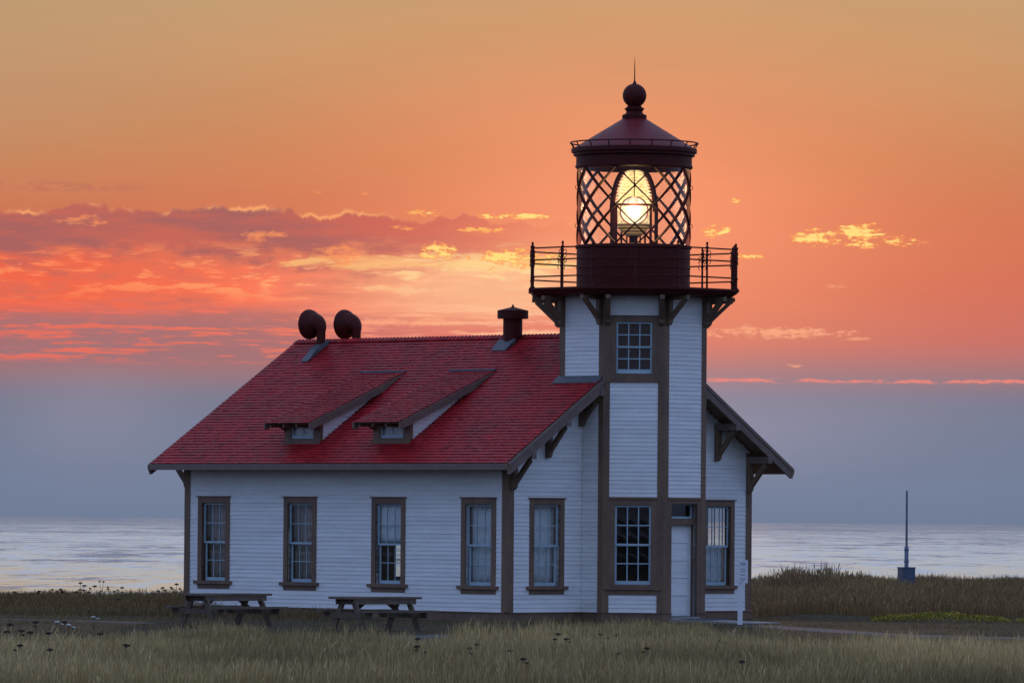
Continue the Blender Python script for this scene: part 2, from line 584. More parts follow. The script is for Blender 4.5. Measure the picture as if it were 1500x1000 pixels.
def vnoise(x, y):
    x = np.asarray(x, float)
    y = np.asarray(y, float)
    xi = np.floor(x).astype(int)
    yi = np.floor(y).astype(int)
    fx, fy = smooth01(x - xi), smooth01(y - yi)
    g = lambda a, b: _tab[a % 64, b % 64]
    return (g(xi, yi) * (1 - fx) + g(xi + 1, yi) * fx) * (1 - fy) + (g(xi, yi + 1) * (1 - fx) + g(xi + 1, yi + 1) * fx) * fy


def cliff(x):
    return 176 + 32 * smooth01((np.asarray(x, float) + 5) / 13) + 5 * (vnoise(np.asarray(x) * .25, 3.0) - .5)


def ground_z(x, y):
    x = np.asarray(x, float)
    y = np.asarray(y, float)
    z = .95 * smooth01((75 - y) / 70)
    near = smooth01((y - 80) / 15)
    z = z + near * .10 * (vnoise(x * .35, y * .18) - .5) * (1 - smooth01((y - 128) / 10) * smooth01((150 - y) / 5))
    z = z + .10 * np.exp(-((x - 2.6) / 3.0) ** 2 - ((y - 115.5) / 4.5) ** 2)
    z = z + .22 * smooth01((y - 165) / 30) * smooth01((x - 6) / 5)
    e = cliff(x)
    z = z - 24 * smooth01((y - e) / 16)
    return z


def build_ground():
    xs = np.concatenate([np.linspace(-500, -40, 12), np.linspace(-34, 40, 112), np.linspace(46, 500, 12)])
    ys = np.concatenate([np.linspace(-700, 60, 16), np.linspace(70, 86, 8), np.linspace(87, 225, 208)])
    XX, YY = np.meshgrid(xs, ys)
    ZZ = ground_z(XX, YY)
    v = np.stack([XX.ravel(), YY.ravel(), ZZ.ravel()], 1)
    nx, ny = len(xs), len(ys)
    f = [(j * nx + i, j * nx + i + 1, (j + 1) * nx + i + 1, (j + 1) * nx + i) for j in range(ny - 1) for i in range(nx - 1)]
    me = bpy.data.meshes.new('ground')
    me.from_pydata(v.tolist(), [], f)
    me.polygons.foreach_set('use_smooth', [True] * len(me.polygons))
    m = bpy.data.materials.new('meadow_soil')
    m.use_nodes = True
    nt = m.node_tree
    g = G(nt)
    p = nt.nodes['Principled BSDF']
    tc = g.new('ShaderNodeTexCoord')
    n1 = g.noise(tc.outputs['Object'], .35, 6.0, .6)
    n2 = g.noise(tc.outputs['Object'], 4.0, 6.0, .65)
    c = g.mix(g.sm(n1, .35, .65), (.050, .040, .028, 1), (.075, .062, .036, 1))
    c = g.mix(g.sm(n2, .45, .7), c, (.05, .05, .025, 1))
    nt.links.new(c, p.inputs['Base Color'])
    p.inputs['Roughness'].default_value = .95
    p.inputs['Specular IOR Level'].default_value = .1
    bp = g.new('ShaderNodeBump')
    bp.inputs['Distance'].default_value = .05
    nt.links.new(n2, bp.inputs['Height'])
    nt.links.new(bp.outputs[0], p.inputs['Normal'])
    me.materials.append(m)
    o = obj('ground', me)
    o['kind'] = 'structure'


build_ground()

PATHS = [([(30, 112), (20, 120), (12, 127.2), (8.2, 133), (6.6, 138), (5.9, 141.2)], .8),
         ([(-5.2, 121.5), (-3.2, 123.3), (-1.2, 125.2), (.6, 127.8), (1.6, 131)], 1.3),
         ([(-30, 146), (-16, 143.5), (-10.5, 140.5), (-8, 137)], .42)]


def path_dist(x, y):
    x = np.asarray(x, float)
    y = np.asarray(y, float)
    best = np.full(x.shape, 1e9)
    for pts, w in PATHS:
        for (ax, ay), (bx, by) in zip(pts[:-1], pts[1:]):
            dx, dy = bx - ax, by - ay
            t = np.clip(((x - ax) * dx + (y - ay) * dy) / (dx * dx + dy * dy), 0, 1)
            best = np.minimum(best, np.hypot(x - ax - t * dx, y - ay - t * dy) - w)
    return best


def build_paths():
    for pts, w in PATHS:
        # resample, lay a strip 4 mm and more above the ground
        P = [np.array(p, float) for p in pts]
        d = []
        for a, b in zip(P[:-1], P[1:]):
            n = max(2, int(np.linalg.norm(b - a) / .5))
            d += [a + (b - a) * k / n for k in range(n)]
        d.append(P[-1])
        d = np.array(d)
        k = np.ones(7) / 7
        if len(d) > 14:
            pad = np.concatenate([np.repeat(d[:1], 3, 0), d, np.repeat(d[-1:], 3, 0)])
            d = np.stack([np.convolve(pad[:, 0], k, 'valid'), np.convolve(pad[:, 1], k, 'valid')], 1)
        t = np.gradient(d, axis=0)
        t /= np.linalg.norm(t, axis=1)[:, None]
        nrm = np.stack([-t[:, 1], t[:, 0]], 1)
        nw = 7
        v = []
        for i in range(len(d)):
            for j in range(nw):
                s = -1 + 2 * j / (nw - 1)
                ww = w * (1 + .25 * (float(vnoise(i * .35, j // (nw - 1) * 9 + w * 7)) - .5))
                x, y = d[i] + nrm[i] * s * ww
                v.append((x, y, float(ground_z(x, y)) + .012 - .03 * abs(s) ** 6))
        f = [(i * nw + j, i * nw + j + 1, (i + 1) * nw + j + 1, (i + 1) * nw + j) for i in range(len(d) - 1) for j in range(nw - 1)]
        me = bpy.data.meshes.new('path')
        me.from_pydata(v, [], f)
        me.polygons.foreach_set('use_smooth', [True] * len(me.polygons))
        me.materials.append(M['gravel'])
        o = obj('path', me)
        o['kind'] = 'structure'


build_paths()


# ---------------- sea
def build_sea():
    ys = [-3000, 120, 400, 1000, 2500, 6000, 15000, 42000]
    xs = [-30000, -8000, -2000, -400, 0, 400, 2000, 8000, 30000]
    v = [(x, y, -20.0) for y in ys for x in xs]
    n = len(xs)
    f = [(j * n + i, j * n + i + 1, (j + 1) * n + i + 1, (j + 1) * n + i) for j in range(len(ys) - 1) for i in range(n - 1)]
    me = bpy.data.meshes.new('sea')
    me.from_pydata(v, [], f)
    m = bpy.data.materials.new('sea_water')
    m.use_nodes = True
    nt = m.node_tree
    g = G(nt)
    p = nt.nodes['Principled BSDF']
    p.inputs['Base Color'].default_value = (.012, .02, .028, 1)
    p.inputs['IOR'].default_value = 1.33
    geo = g.new('ShaderNodeNewGeometry')
    sp = g.new('ShaderNodeSeparateXYZ')
    nt.links.new(geo.outputs['Position'], sp.inputs[0])
    x, y = sp.outputs[0], sp.outputs[1]

    def wave(sx, sy, seed, det=3.0):
        return g.noise(g.xyz(g.mul(x, sx), g.mul(y, sy), seed), 1.0, det, .55)
    # flat water between facets tilted toward the shore; facets are small chop gathered in streaks
    k = g.m('DIVIDE', 170000.0, y)
    a = wave(.016, .0048, 1.0, 4.0)
    b = wave(.075, .020, 2.0, 4.0)
    c = wave(.28, .08, 3.0, 3.0)
    d = wave(.0022, .00075, 4.0, 4.0)
    st = g.add(g.mul(g.sub(a, .5), 1.5), g.mul(g.sub(b, .5), 1.3), g.mul(g.sub(c, .5), .5), g.mul(g.sub(d, .5), 1.0))
    cover = g.add(g.sm(k, 1.0, 50.0, .40, .74), g.mul(st, g.sm(k, 2.0, 40.0, .30, 1.25)))
    facet = g.sm(g.sub(cover, g.noise(g.xyz(g.mul(x, .9), g.mul(y, .35), 5.0), 1.0, 2.0, .5)), -.015, .015)
    steep = g.sm(g.noise(g.xyz(g.mul(x, .045), g.mul(y, .014), 9.0), 1.0, 4.0, .6), .50, .64)
    tilt = g.mul(facet, g.add(g.sm(k, 30.0, 110.0, .105, .064), g.mul(g.sub(b, .5), .07), g.mul(steep, g.sm(k, 105.0, 40.0, .05, .17))))
    sx = g.mul(g.sub(wave(.06, .03, 7.0), .5), .10, facet)
    nrm = g.new('ShaderNodeVectorMath', operation='NORMALIZE')
    nt.links.new(g.xyz(sx, g.mul(tilt, -1.0), 1.0), nrm.inputs[0])
    gl = g.new('ShaderNodeBsdfGlossy')
    gl.inputs['Color'].default_value = (.90, .91, .94, 1)
    nt.links.new(nrm.outputs[0], gl.inputs['Normal'])
    nt.links.new(g.sm(facet, 0, 1, .008, .06), gl.inputs['Roughness'])
    mx = g.new('ShaderNodeMixShader')
    mx.inputs[0].default_value = .92
    nt.links.new(p.outputs[0], mx.inputs[1])
    nt.links.new(gl.outputs[0], mx.inputs[2])
    nt.links.new(mx.outputs[0], nt.nodes['Material Output'].inputs[0])
    me.materials.append(m)
    o = obj('sea', me)
    o['kind'] = 'structure'


build_sea()

# ================================================================ THE BUILDING
HW = 4.41           # half width of the gable
LEN = 11.9
SLOPE = .64
RIDGE = 7.25
PITCHB = .107       # clapboard pitch
Z0 = .24
A8 = 1.81           # tower apothem
S8 = A8 * math.tan(PI / 8)


def roof_z(y): return RIDGE - SLOPE * abs(y)


front = Plane((0, -HW, 0), (1, 0, 0), (0, -1, 0))          # long wall facing the meadow; u = x
back = Plane((0, HW, 0), (-1, 0, 0), (0, 1, 0))            # u = -x
gable = Plane((0, 0, 0), (0, 1, 0), (1, 0, 0))             # u = y
rear = Plane((-LEN, 0, 0), (0, -1, 0), (-1, 0, 0))         # u = -y


def face(k):
    a = -k * PI / 4
    n = Vector((math.cos(a), math.sin(a), 0))
    return Plane(n * A8, (-n.y, n.x, 0), n)
# face(0): gable direction (door), face(1): between, toward the camera, face(2): long-wall direction


def subtract(iv, holes):
    out = [iv]
    for a, b in holes:
        nxt = []
        for s, e in out:
            if b <= s or a >= e:
                nxt.append((s, e))
            else:
                if a > s:
                    nxt.append((s, a))
                if b < e:
                    nxt.append((b, e))
        out = nxt
    return out


def wall_core(P, u0, u1, z0, z1, holes, d0=-.14, d1=-.002, mb=None):
    """solid wall of boxes round rectangular openings (u0,u1,z0,z1)"""
    mb = mb or MB()
    zs = sorted(set([z0, z1] + [h[2] for h in holes] + [h[3] for h in holes]))
    zs = [z for z in zs if z0 <= z <= z1]
    for a, b in zip(zs[:-1], zs[1:]):
        hs = [(h[0], h[1]) for h in holes if h[2] < (a + b) / 2 < h[3]]
        for s, e in subtract((u0, u1), hs):
            mb.pbox(P, s, e, a, b, d0, d1)
    return mb


def clapboards(P, parent, z0, z1, span, blocks, pitch=PITCHB, minlen=.5, stuffmb=None, joined=False):
    """lapped boards; span(zmid)->(u0,u1); blocks = rectangles the boards stop against"""
    n = max(1, int(round((z1 - z0) / pitch)))
    h = (z1 - z0) / n
    small = stuffmb if stuffmb is not None else MB()
    for i in range(n):
        a, b = z0 + i * h, z0 + (i + 1) * h
        zm = (a + b) / 2
        iv = span(zm)
        if iv is None or iv[1] - iv[0] < .05:
            continue
        hs = [(k[0], k[1]) for k in blocks if k[2] < zm < k[3]]
        for s, e in subtract(iv, hs):
            if e - s < .03:
                continue
            small_one = e - s < minlen or joined
            mb = small if small_one else MB()
            j = random.uniform(-.0025, .0025)
            q = P.pt
            lo, hi = .024 + j, .010
            mb.hexa([q(s, a - .004, 0), q(e, a - .004, 0), q(e, a - .004, lo), q(s, a - .004, lo),
                     q(s, b - .002, 0), q(e, b - .002, 0), q(e, b - .002, hi), q(s, b - .002, hi)])
            if not small_one:
                mb.build('clapboard', M['white'], parent)
    return small


def stuff_obj(mb, name, mat, parent):
    if mb.f:
        o = mb.build(name, mat, parent)
        o['kind'] = 'stuff'
        return o


PANE_CACHE = {}


def pane_mesh(P, w, h):
    """pane mesh in the plane's own directions, centred on its origin"""
    key = (round(w, 3), round(h, 3), tuple(round(v, 3) for v in P.n))
    if key not in PANE_CACHE:
        Q = Plane((0, 0, 0), P.u, P.n)
        PANE_CACHE[key] = MB().pbox(Q, -w / 2, w / 2, -h / 2, h / 2, -.002, .002).mesh('pane', M['glass'])
    return PANE_CACHE[key]


def sash(P, win, u0, u1, z0, z1, d, cols, rows, bot=.05, top=.045, st=.045, bar=.017):
    """one sliding sash with its bars, and its panes as separate pieces"""
    mb = MB()
    t = .035
    mb.pbox(P, u0, u0 + st, z0, z1, d - t, d)
    mb.pbox(P, u1 - st, u1, z0, z1, d - t, d)
    mb.pbox(P, u0 + st, u1 - st, z0, z0 + bot, d - t, d)
    mb.pbox(P, u0 + st, u1 - st, z1 - top, z1, d - t, d)
    a0, a1, b0, b1 = u0 + st, u1 - st, z0 + bot, z1 - top
    pw = (a1 - a0 - bar * (cols - 1)) / cols
    ph = (b1 - b0 - bar * (rows - 1)) / rows
    for i in range(1, cols):
        x = a0 + i * (pw + bar) - bar
        mb.pbox(P, x, x + bar, b0, b1, d - t + .004, d - .004)
    for j in range(1, rows):
        z = b0 + j * (ph + bar) - bar
        for i in range(cols):
            x = a0 + i * (pw + bar)
            mb.pbox(P, x, x + pw, z, z + bar, d - t + .005, d - .005)
    mb.build('sash', M['sash'], win)
    me = pane_mesh(P, pw + .012, ph + .012)
    for i in range(cols):
        for j in range(rows):
            obj('pane', me, win, P.pt(a0 + i * (pw + bar) + pw / 2, b0 + j * (ph + bar) + ph / 2, d - t / 2))


def window(P, uc, parent=LH, label=None, cw=1.22, op=.92, zt=3.05, zo=2.90, zs=.88, sill=True):
    """double-hung window: casing, head cap, sill, apron, two sashes of six panes"""
    mb = MB()
    w, o = cw / 2, op / 2
    zb = zs - .005
    mb.pbox(P, uc - w, uc - o, zb, zt, -.001, .042)
    mb.pbox(P, uc + o, uc + w, zb, zt, -.001, .042)
    mb.pbox(P, uc - o, uc + o, zo, zt, -.001, .042)
    # reveal lining
    mb.pbox(P, uc - o - .012, uc - o, zs, zo, -.17, -.001)
    mb.pbox(P, uc + o, uc + o + .012, zs, zo, -.17, -.001)
    mb.pbox(P, uc - o, uc + o, zo, zo + .012, -.17, -.001)
    mb.pbox(P, uc - w - .04, uc + w + .04, zt, zt + .028, -.001, .075)
    win = mb.build('window', M['trim'], parent)
    if label:
        win['label'] = label
    s = MB()
    s.pbox(P, uc - w - .10, uc + w + .10, zs - .085, zs, -.17, .10)
    s.build('sill', M['trim'], win)
    MB().pbox(P, uc - w, uc + w, zs - .20, zs - .088, -.001, .036).build('apron', M['trim'], win)
    mid = (zo + zs) / 2 - .01
    sash(P, win, uc - o + .004, uc + o - .004, mid - .025, zo - .003, -.045, 3, 2)
    sash(P, win, uc - o + .03, uc + o - .03, zs + .003, mid + .02, -.084, 3, 2, bot=.085)
    return win


OPEN = (.92 / 2, .88, 2.90)


def hole(uc): return (uc - OPEN[0], uc + OPEN[0], OPEN[1], OPEN[2])


def casing(uc): return (uc - .61, uc + .61, .68, 3.055)


# ---------------- main walls
fw = [-10.79, -7.50, -4.23, -1.0]
EAVE_IN = roof_z(HW) - .13
CB = .18     # corner board width


def gable_span(z):
    lim = (RIDGE - .17 - z) / SLOPE
    return lim


# long wall
wall_front = wall_core(front, -LEN, 0, 0, EAVE_IN, [hole(u) for u in fw]).build('wall', M['white'], LH)
small = clapboards(front, wall_front, Z0, EAVE_IN, lambda z: (-LEN + CB, -CB), [casing(u) for u in fw])
stuff_obj(small, 'clapboard', M['white'], wall_front)
MB().pbox(front, -LEN, -LEN + CB, Z0, EAVE_IN, -.001, .034).build('corner_board', M['trim'], wall_front)
MB().pbox(front, -CB, .034, Z0, EAVE_IN, -.001, .034).build('corner_board', M['trim'], wall_front)
MB().pbox(front, -LEN - .05, .05, -.15, Z0 - .03, -.001, .045).build('skirt_board', M['trim'], wall_front)
MB().pbox(front, -LEN - .07, .07, Z0 - .03, Z0 - .005, -.001, .07).build('water_table', M['trim'], wall_front)

# back wall
bw = [1.05, 4.3, 7.5, 10.7]
wall_back = wall_core(back, 0, LEN, 0, EAVE_IN, [hole(u) for u in bw]).build('wall', M['white'], LH)
small = clapboards(back, wall_back, Z0, EAVE_IN, lambda z: (CB, LEN - CB), [casing(u) for u in bw], joined=True)
stuff_obj(small, 'clapboard', M['white'], wall_back)

# gable with the tower
gu = [-3.06, 3.18]
gwalls = []
for sg in (-1, 1):
    u0, u1 = sorted((sg * 1.75, sg * (HW - .141)))
    mb = wall_core(gable, u0, u1, 0, EAVE_IN, [hole(u) for u in gu if u * sg > 0])
    a = gable.pt
    zt = roof_z(1.78) - .13
    mb.prism([a(sg * 1.78, EAVE_IN, -.14), a(sg * (HW - .001), EAVE_IN, -.14), a(sg * 1.78, zt, -.14)], (.138, 0, 0))
    gwalls.append(mb.build('wall', M['white'], LH))


def gl_span(z):
    lim = min(HW - CB, (RIDGE - .14 - z) / SLOPE)
    return (-lim, -S8 - .005) if lim > 1.72 else None


def gr_span(z):
    lim = min(HW - CB, (RIDGE - .14 - z) / SLOPE)
    return (S8 + .005, lim) if lim > 1.72 else None


TWR_HALF = A8 + .0
small = clapboards(gable, gwalls[0], Z0, 6.0, lambda z: (gl_span(z)[0], -A8 + .02) if gl_span(z) and -gl_span(z)[0] > A8 else None, [casing(gu[0])])
stuff_obj(small, 'clapboard', M['white'], gwalls[0])
small = clapboards(gable, gwalls[1], Z0, 6.0, lambda z: (A8 - .02, gr_span(z)[1]) if gr_span(z) and gr_span(z)[1] > A8 else None, [casing(gu[1])])
stuff_obj(small, 'clapboard', M['white'], gwalls[1])
for sg, wl in zip((-1, 1), gwalls):
    u0, u1 = sorted((sg * HW, sg * (HW - CB)))
    MB().pbox(gable, u0, u1 + (0 if sg < 0 else .034), Z0, EAVE_IN - .02, -.001, .034).build('corner_board', M['trim'], wl)
    for nm, ext, za, zb_, dd in (('skirt_board', .05, -.15, Z0 - .03, .045), ('water_table', .07, Z0 - .03, Z0 - .005, .07)):
        u0, u1 = sorted((sg * A8, sg * (HW + ext)))
        MB().pbox(gable, u0, u1, za, zb_, -.001, dd).build(nm, M['trim'], wl)

# far gable
ru = [-3.45, -1.35, 1.1, 2.75]
mb = wall_core(rear, -HW + .141, HW - .141, 0, EAVE_IN, [hole(u) for u in ru])
a = rear.pt
mb.prism([a(-HW, EAVE_IN, -.14), a(HW, EAVE_IN, -.14), a(0, RIDGE - .13, -.14)], (-.138, 0, 0))
wall_rear = mb.build('wall', M['white'], LH)
small = clapboards(rear, wall_rear, Z0, 7.0, lambda z: (-min(HW - CB, (RIDGE - .14 - z) / SLOPE), min(HW - CB, (RIDGE - .14 - z) / SLOPE)), [casing(u) for u in ru], joined=True)
stuff_obj(small, 'clapboard', M['white'], wall_rear)
MB().pbox(rear, HW - CB, HW + .034, Z0, EAVE_IN - .02, -.001, .034).build('corner_board', M['trim'], wall_rear)
MB().pbox(rear, -HW - .034, -HW + CB, Z0, EAVE_IN - .02, -.001, .034).build('corner_board', M['trim'], wall_rear)

# rooms behind the windows: timber lining, floor and ceiling
mb = MB()
wall_core(front, -LEN + .17, -.17, .1, 3.5, [hole(u) for u in fw], -.175, -.145, mb)
wall_core(back, .17, LEN - .17, .1, 3.5, [hole(u) for u in bw], -.175, -.145, mb)
wall_core(gable, -HW + .18, HW - .18, .1, 3.5, [hole(u) for u in gu] + [(-1.7, 1.7, -1, 9)], -.175, -.145, mb)
wall_core(rear, -HW + .18, HW - .18, .1, 3.5, [hole(u) for u in ru], -.175, -.145, mb)
mb.build('interior_lining', M['lining'], LH)
MB().box(-LEN + .18, -.18, -HW + .18, HW - .18, .02, .10).box(-LEN + .18, -.18, -HW + .18, HW - .18, 3.5, 3.55).build('interior_floor', M['floorboard'], LH)

for k, u in enumerate(fw):
    window(front, u)
for u in bw:
    window(back, u)
for u in gu:
    window(gable, u)
for u in ru:
    window(rear, u)

# ---------------- roof
EV = 5.18
X0R, X1R = -12.46, .73
roof_mb = MB()
for sg in (-1, 1):
    a = (X0R + .02, 0, RIDGE - .03)
    pts = [(X0R + .02, 0, RIDGE - .02), (X0R + .02, sg * (EV - .02), roof_z(EV - .02) - .02), (X0R + .02, sg * (EV - .02), roof_z(EV - .02) - .11), (X0R + .02, 0, RIDGE - .11)]
    roof_mb.prism(pts, (X1R - X0R - .04, 0, 0))
ROOF = roof_mb.build('roof', M['trim'], LH)


def shingle_field(name, parent, pt, length, width, exp=.137, skip=None, wmin=.10, wmax=.19, thick=.014):
    """courses of single shingles; pt(s, t, h) maps down-slope s, along t, height h"""
    v, f, tint = [], [], []
    rows = int(round(length / exp))
    e = length / rows
    for r in range(rows):
        s1 = length - r * e + .02          # lower edge
        s0 = s1 - e * 1.25
        t = -random.random() * .15
        while t < width:
            w = random.uniform(wmin, wmax)
            a, b = max(t, 0) + .0015, min(t + w, width) - .0015
            t += w
            if b - a < .02 or (skip and skip((s0 + s1) / 2, (a + b) / 2)):
                continue
            jl = random.uniform(-.004, .004)
            h1 = thick + .010 + random.uniform(-.002, .006)
            h0 = .002
            k = len(v)
            for (ss, tt, hh) in ((s0, a, h0), (s0, b, h0), (s1 + jl, b, h1), (s1 + jl, a, h1), (s1 + jl, b, h1 - thick), (s1 + jl, a, h1 - thick), (s0, a, h0 - .004), (s0, b, h0 - .004)):
                v.append(pt(ss, tt, hh))
            f += [(k, k + 1, k + 2, k + 3), (k + 3, k + 2, k + 4, k + 5), (k, k + 3, k + 5, k + 6), (k + 2, k + 1, k + 7, k + 4)]
            c = random.gauss(1, .07)
            if random.random() < .06:
                c *= .7
            tint.append(max(.45, c))
    me = bpy.data.meshes.new(name)
    me.from_pydata(v, [], f)
    me.materials.append(M['roof'])
    at = me.color_attributes.new('tint', 'FLOAT_COLOR', 'CORNER')
    arr = np.repeat(np.array(tint), 16)
    col = np.stack([arr, arr, arr, np.ones_like(arr)], 1).ravel()
    at.data.foreach_set('color', col.astype(np.float32))
    # normals outward
    o = obj(name, me, parent)
    o['kind'] = 'stuff'
    return o


CS = math.sqrt(1 + SLOPE ** 2)
SL = EV * CS
for sg in (-1, 1):
    def pt(s, t, h, sg=sg):
        return (X0R + t, sg * (s / CS + h * SLOPE / CS), RIDGE - s * SLOPE / CS + h / CS - .02)

    def skip(s, t, sg=sg):
        x, y = X0R + t, sg * s / CS
        return max(abs(x), abs(y), (abs(x) + abs(y)) * .7071) < A8 - .1
    shingle_field('shingles', ROOF, pt, SL, X1R - X0R, skip=skip)

# ridge cap: overlapping saddle shingles
v, f, tint = [], [], []
x = X0R
n = 0
while x < -A8 + .05:
    e = x + .135
    k = len(v)
    for xx, up in ((x - .03, .012), (e, .042)):
        for yy, dz in ((-.14, -.14 * SLOPE), (0, 0.004), (.14, -.14 * SLOPE)):
            v.append((xx, yy, RIDGE + up + dz))
    for yy, dz in ((-.14, -.14 * SLOPE), (0, 0.0), (.14, -.14 * SLOPE)):
        v.append((e, yy, RIDGE - .005 + dz))
    f += [(k, k + 3, k + 4, k + 1), (k + 1, k + 4, k + 5, k + 2), (k + 3, k + 6, k + 7, k + 4), (k + 4, k + 7, k + 8, k + 5)]
    tint += [random.gauss(1.05, .18)] * 4
    x = e
me = bpy.data.meshes.new('ridge_cap')
me.from_pydata(v, [], f)
me.materials.append(M['roof'])
at = me.color_attributes.new('tint', 'FLOAT_COLOR', 'CORNER')
arr = np.repeat(np.array(tint), 4)
at.data.foreach_set('color', np.stack([arr, arr, arr, np.ones_like(arr)], 1).ravel().astype(np.float32))
o = obj('ridge_cap', me, ROOF)
o['kind'] = 'stuff'

# fascias, gutters, barge boards
for sg in (-1, 1):
    ze = roof_z(EV)
    ys = sorted((sg * (EV + .002), sg * (EV + .045)))
    MB().box(X0R - .02, X1R + .03, ys[0], ys[1], ze - .19, ze - .035).build('fascia', M['trim_grey'], ROOF)
    # moulded end of the eave gutter
    for xe in (X0R - .045, X1R + .005):
        y0 = sg * (EV - .10)
        prof = [(xe, y0, ze - .06), (xe, sg * (EV + .052), ze - .05), (xe, sg * (EV + .06), ze - .13), (xe, sg * (EV + .02), ze - .23), (xe, y0, ze - .22)]
        MB().prism(prof, (.05, 0, 0)).build('gutter_end', M['trim'], ROOF)
    for xe, th in ((X1R + .002, .05), (X0R - .052, .05)):
        for lo, hi, xo in ((.07, .34, 0), (.035, .13, .022 if xe > 0 else -.022)):
            yi = 0.0 if xe < 0 else 0.55
            pl = [(xe + xo, sg * yi, roof_z(yi) - lo), (xe + xo, sg * EV, ze - lo), (xe + xo, sg * EV, ze - hi + .04), (xe + xo, sg * (EV - .06), roof_z(EV - .06) - hi), (xe + xo, sg * yi, roof_z(yi) - hi)]
            MB().prism(pl, (th, 0, 0)).build('barge_board', M['trim_grey'], ROOF)

# purlins with knee braces under the gable overhang
for xg, dr in ((0, 1), (-LEN, -1)):
    for sg in (-1, 1):
        for yq, zp, zl in ((4.30, 4.10, 3.28), (3.08, 4.93, 4.08), (1.90, 5.70, 4.89)):
            if dr < 0 and yq < 2:
                continue
            tip = xg + dr * (.80 if dr > 0 else .72)
            b = MB()
            x0, x1 = sorted((xg + dr * .03, tip))
            y = sg * yq
            b.box(x0, x1, y - .075, y + .075, zp - .085, zp + .085)
            b.build('purlin', M['trim_grey'], ROOF)
            k = MB()
            x0, x1 = sorted((xg + dr * .030, xg + dr * .17))
            k.box(x0, x1, y - .065, y + .065, zl + .07, zp - .087)
            foot = [(xg + dr * .03, y - .065, zl + .07), (xg + dr * .17, y - .065, zl + .07), (xg + dr * .10, y - .065, zl - .02), (xg + dr * .03, y - .065, zl - .02)]
            k.prism(foot, (0, .13, 0))
            k.beam((xg + dr * .13, y, zl + .14), (xg + dr * .66, y, zp - .10), .10, .11)
            k.build('knee_brace', M['trim'], ROOF)

# ---------------- dormers
DX = [(-4.235, 'right'), (-7.545, 'left')]


def dormer(cx):
    yf = -4.35
    x0, x1 = cx - .67, cx + .67
    zb = roof_z(yf) - .03
    zr = lambda y: 4.965 + (y + 4.87) * .40         # top of the shed roof
    P = Plane((0, yf, 0), (1, 0, 0), (0, -1, 0))
    m = MB()
    # front wall round a small window
    wx0, wx1, wz0, wz1 = cx - .42, cx + .42, zb + .12, zr(yf) - .17
    m.pbox(P, x0, wx0, zb, zr(yf) - .12, -.10, .0)
    m.pbox(P, wx1, x1, zb, zr(yf) - .12, -.10, .0)
    m.pbox(P, wx0, wx1, zb, wz0, -.10, 0)
    m.pbox(P, wx0, wx1, wz1, zr(yf) - .12, -.10, 0)
    d = m.build('dormer', M['trim'], LH)
    MB().pbox(P, x0 - .04, x1 + .04, zb - .04, zb + .05, .002, .06).build('sill', M['trim'], d)
    sash(P, d, wx0 + .002, wx1 - .002, wz0 + .002, wz1 - .002, -.03, 2, 1, bot=.07, top=.03, bar=.035)
    # cheeks clad in boards
    for sg in (-1, 1):
        xs = x1 if sg > 0 else x0
        m = MB()
        yt = -1.9
        pl = [(xs, yf + .10, roof_z(yf + .10) - .02), (xs, yf + .10, zr(yf + .10) - .115), (xs, yt, zr(yt) - .115), (xs, yt, roof_z(yt) - .02)]
        m.prism(pl, (-sg * .06, 0, 0))
        n = 7
        for i in range(n):
            z = roof_z(yf) + .02 + i * .107
            ya = max(yf + .10, -(RIDGE - z) / SLOPE)
            yb = min(yt, -(RIDGE - z) / SLOPE + 3)
            za = z + .107
            yr = (za - .02 - 4.965 + .115) / .4 - 4.87 if za > zr(yf + .1) - .115 else yf + .10
            y_in = -(RIDGE - z) / SLOPE + .02
            if y_in < yr + .05:
                continue
            m.prism([(xs, yr, z), (xs, y_in, z), (xs, y_in, z + .1), (xs, yr, z + .1)], (sg * .014, 0, 0))
        m.build('cheek', M['white'], d)
    # shed roof
    m = MB()
    X0, X1 = cx - .83, cx + .79
    ye, yt = -4.87, -1.42
    m.prism([(X0, ye + .04, zr(ye + .04) - .02), (X0, yt, zr(yt) - .02), (X0, yt, zr(yt) - .08), (X0, ye + .04, zr(ye + .04) - .055)], (X1 - X0, 0, 0))
    m.build('dormer_roof', M['trim'], d)
    ln = (yt - ye) * math.sqrt(1 + .16)
    c2 = math.sqrt(1.16)

    def pt(s, t, h):
        return (X0 - .01 + t, yt - s / c2 - h * .4 / c2, zr(yt) - s * .4 / c2 + h / c2 - .02)
    shingle_field('shingles', d, pt, ln, X1 - X0 + .03, exp=.125)
    for xs in (X1 + .022, X0 - .062):
        pl = [(xs, ye, zr(ye) - .03), (xs, yt - .15, zr(yt - .15) - .03), (xs, yt - .9, zr(yt - .9) - .21), (xs, ye + .06, zr(ye + .06) - .22), (xs, ye, zr(ye) - .17)]
        MB().prism(pl, (.04, 0, 0)).build('barge_board', M['trim_grey'], d)
    m = MB().box(X0 - .02, X1 + .02, yt - .10, yt + .06, zr(yt) - .05, zr(yt) + .018)
    m.build('flashing', M['flash'], d)
    for i in range(4):
        xx = X0 + .08 + i * (X1 - X0 - .16) / 3
        MB().box(xx - .035, xx + .035, ye + .10, yf - .002, zr(ye) - .13, zr(ye) - .045).build('rafter_tail', M['trim'], d)
    # curved brackets at the front corners
    for xs in (x0 + .05, x1 - .05):
        k = MB().prism([(xs - .03, yf - .002, zb + .30), (xs - .03, yf - .10, zb + .36), (xs - .03, yf - .30, zr(yf) - .30), (xs - .03, yf - .30, zr(yf) - .19), (xs - .03, yf - .002, zr(yf) - .19)], (.06, 0, 0))
        k.build('bracket', M['trim'], d)
    return d


DORMERS = [dormer(cx) for cx, _ in DX]

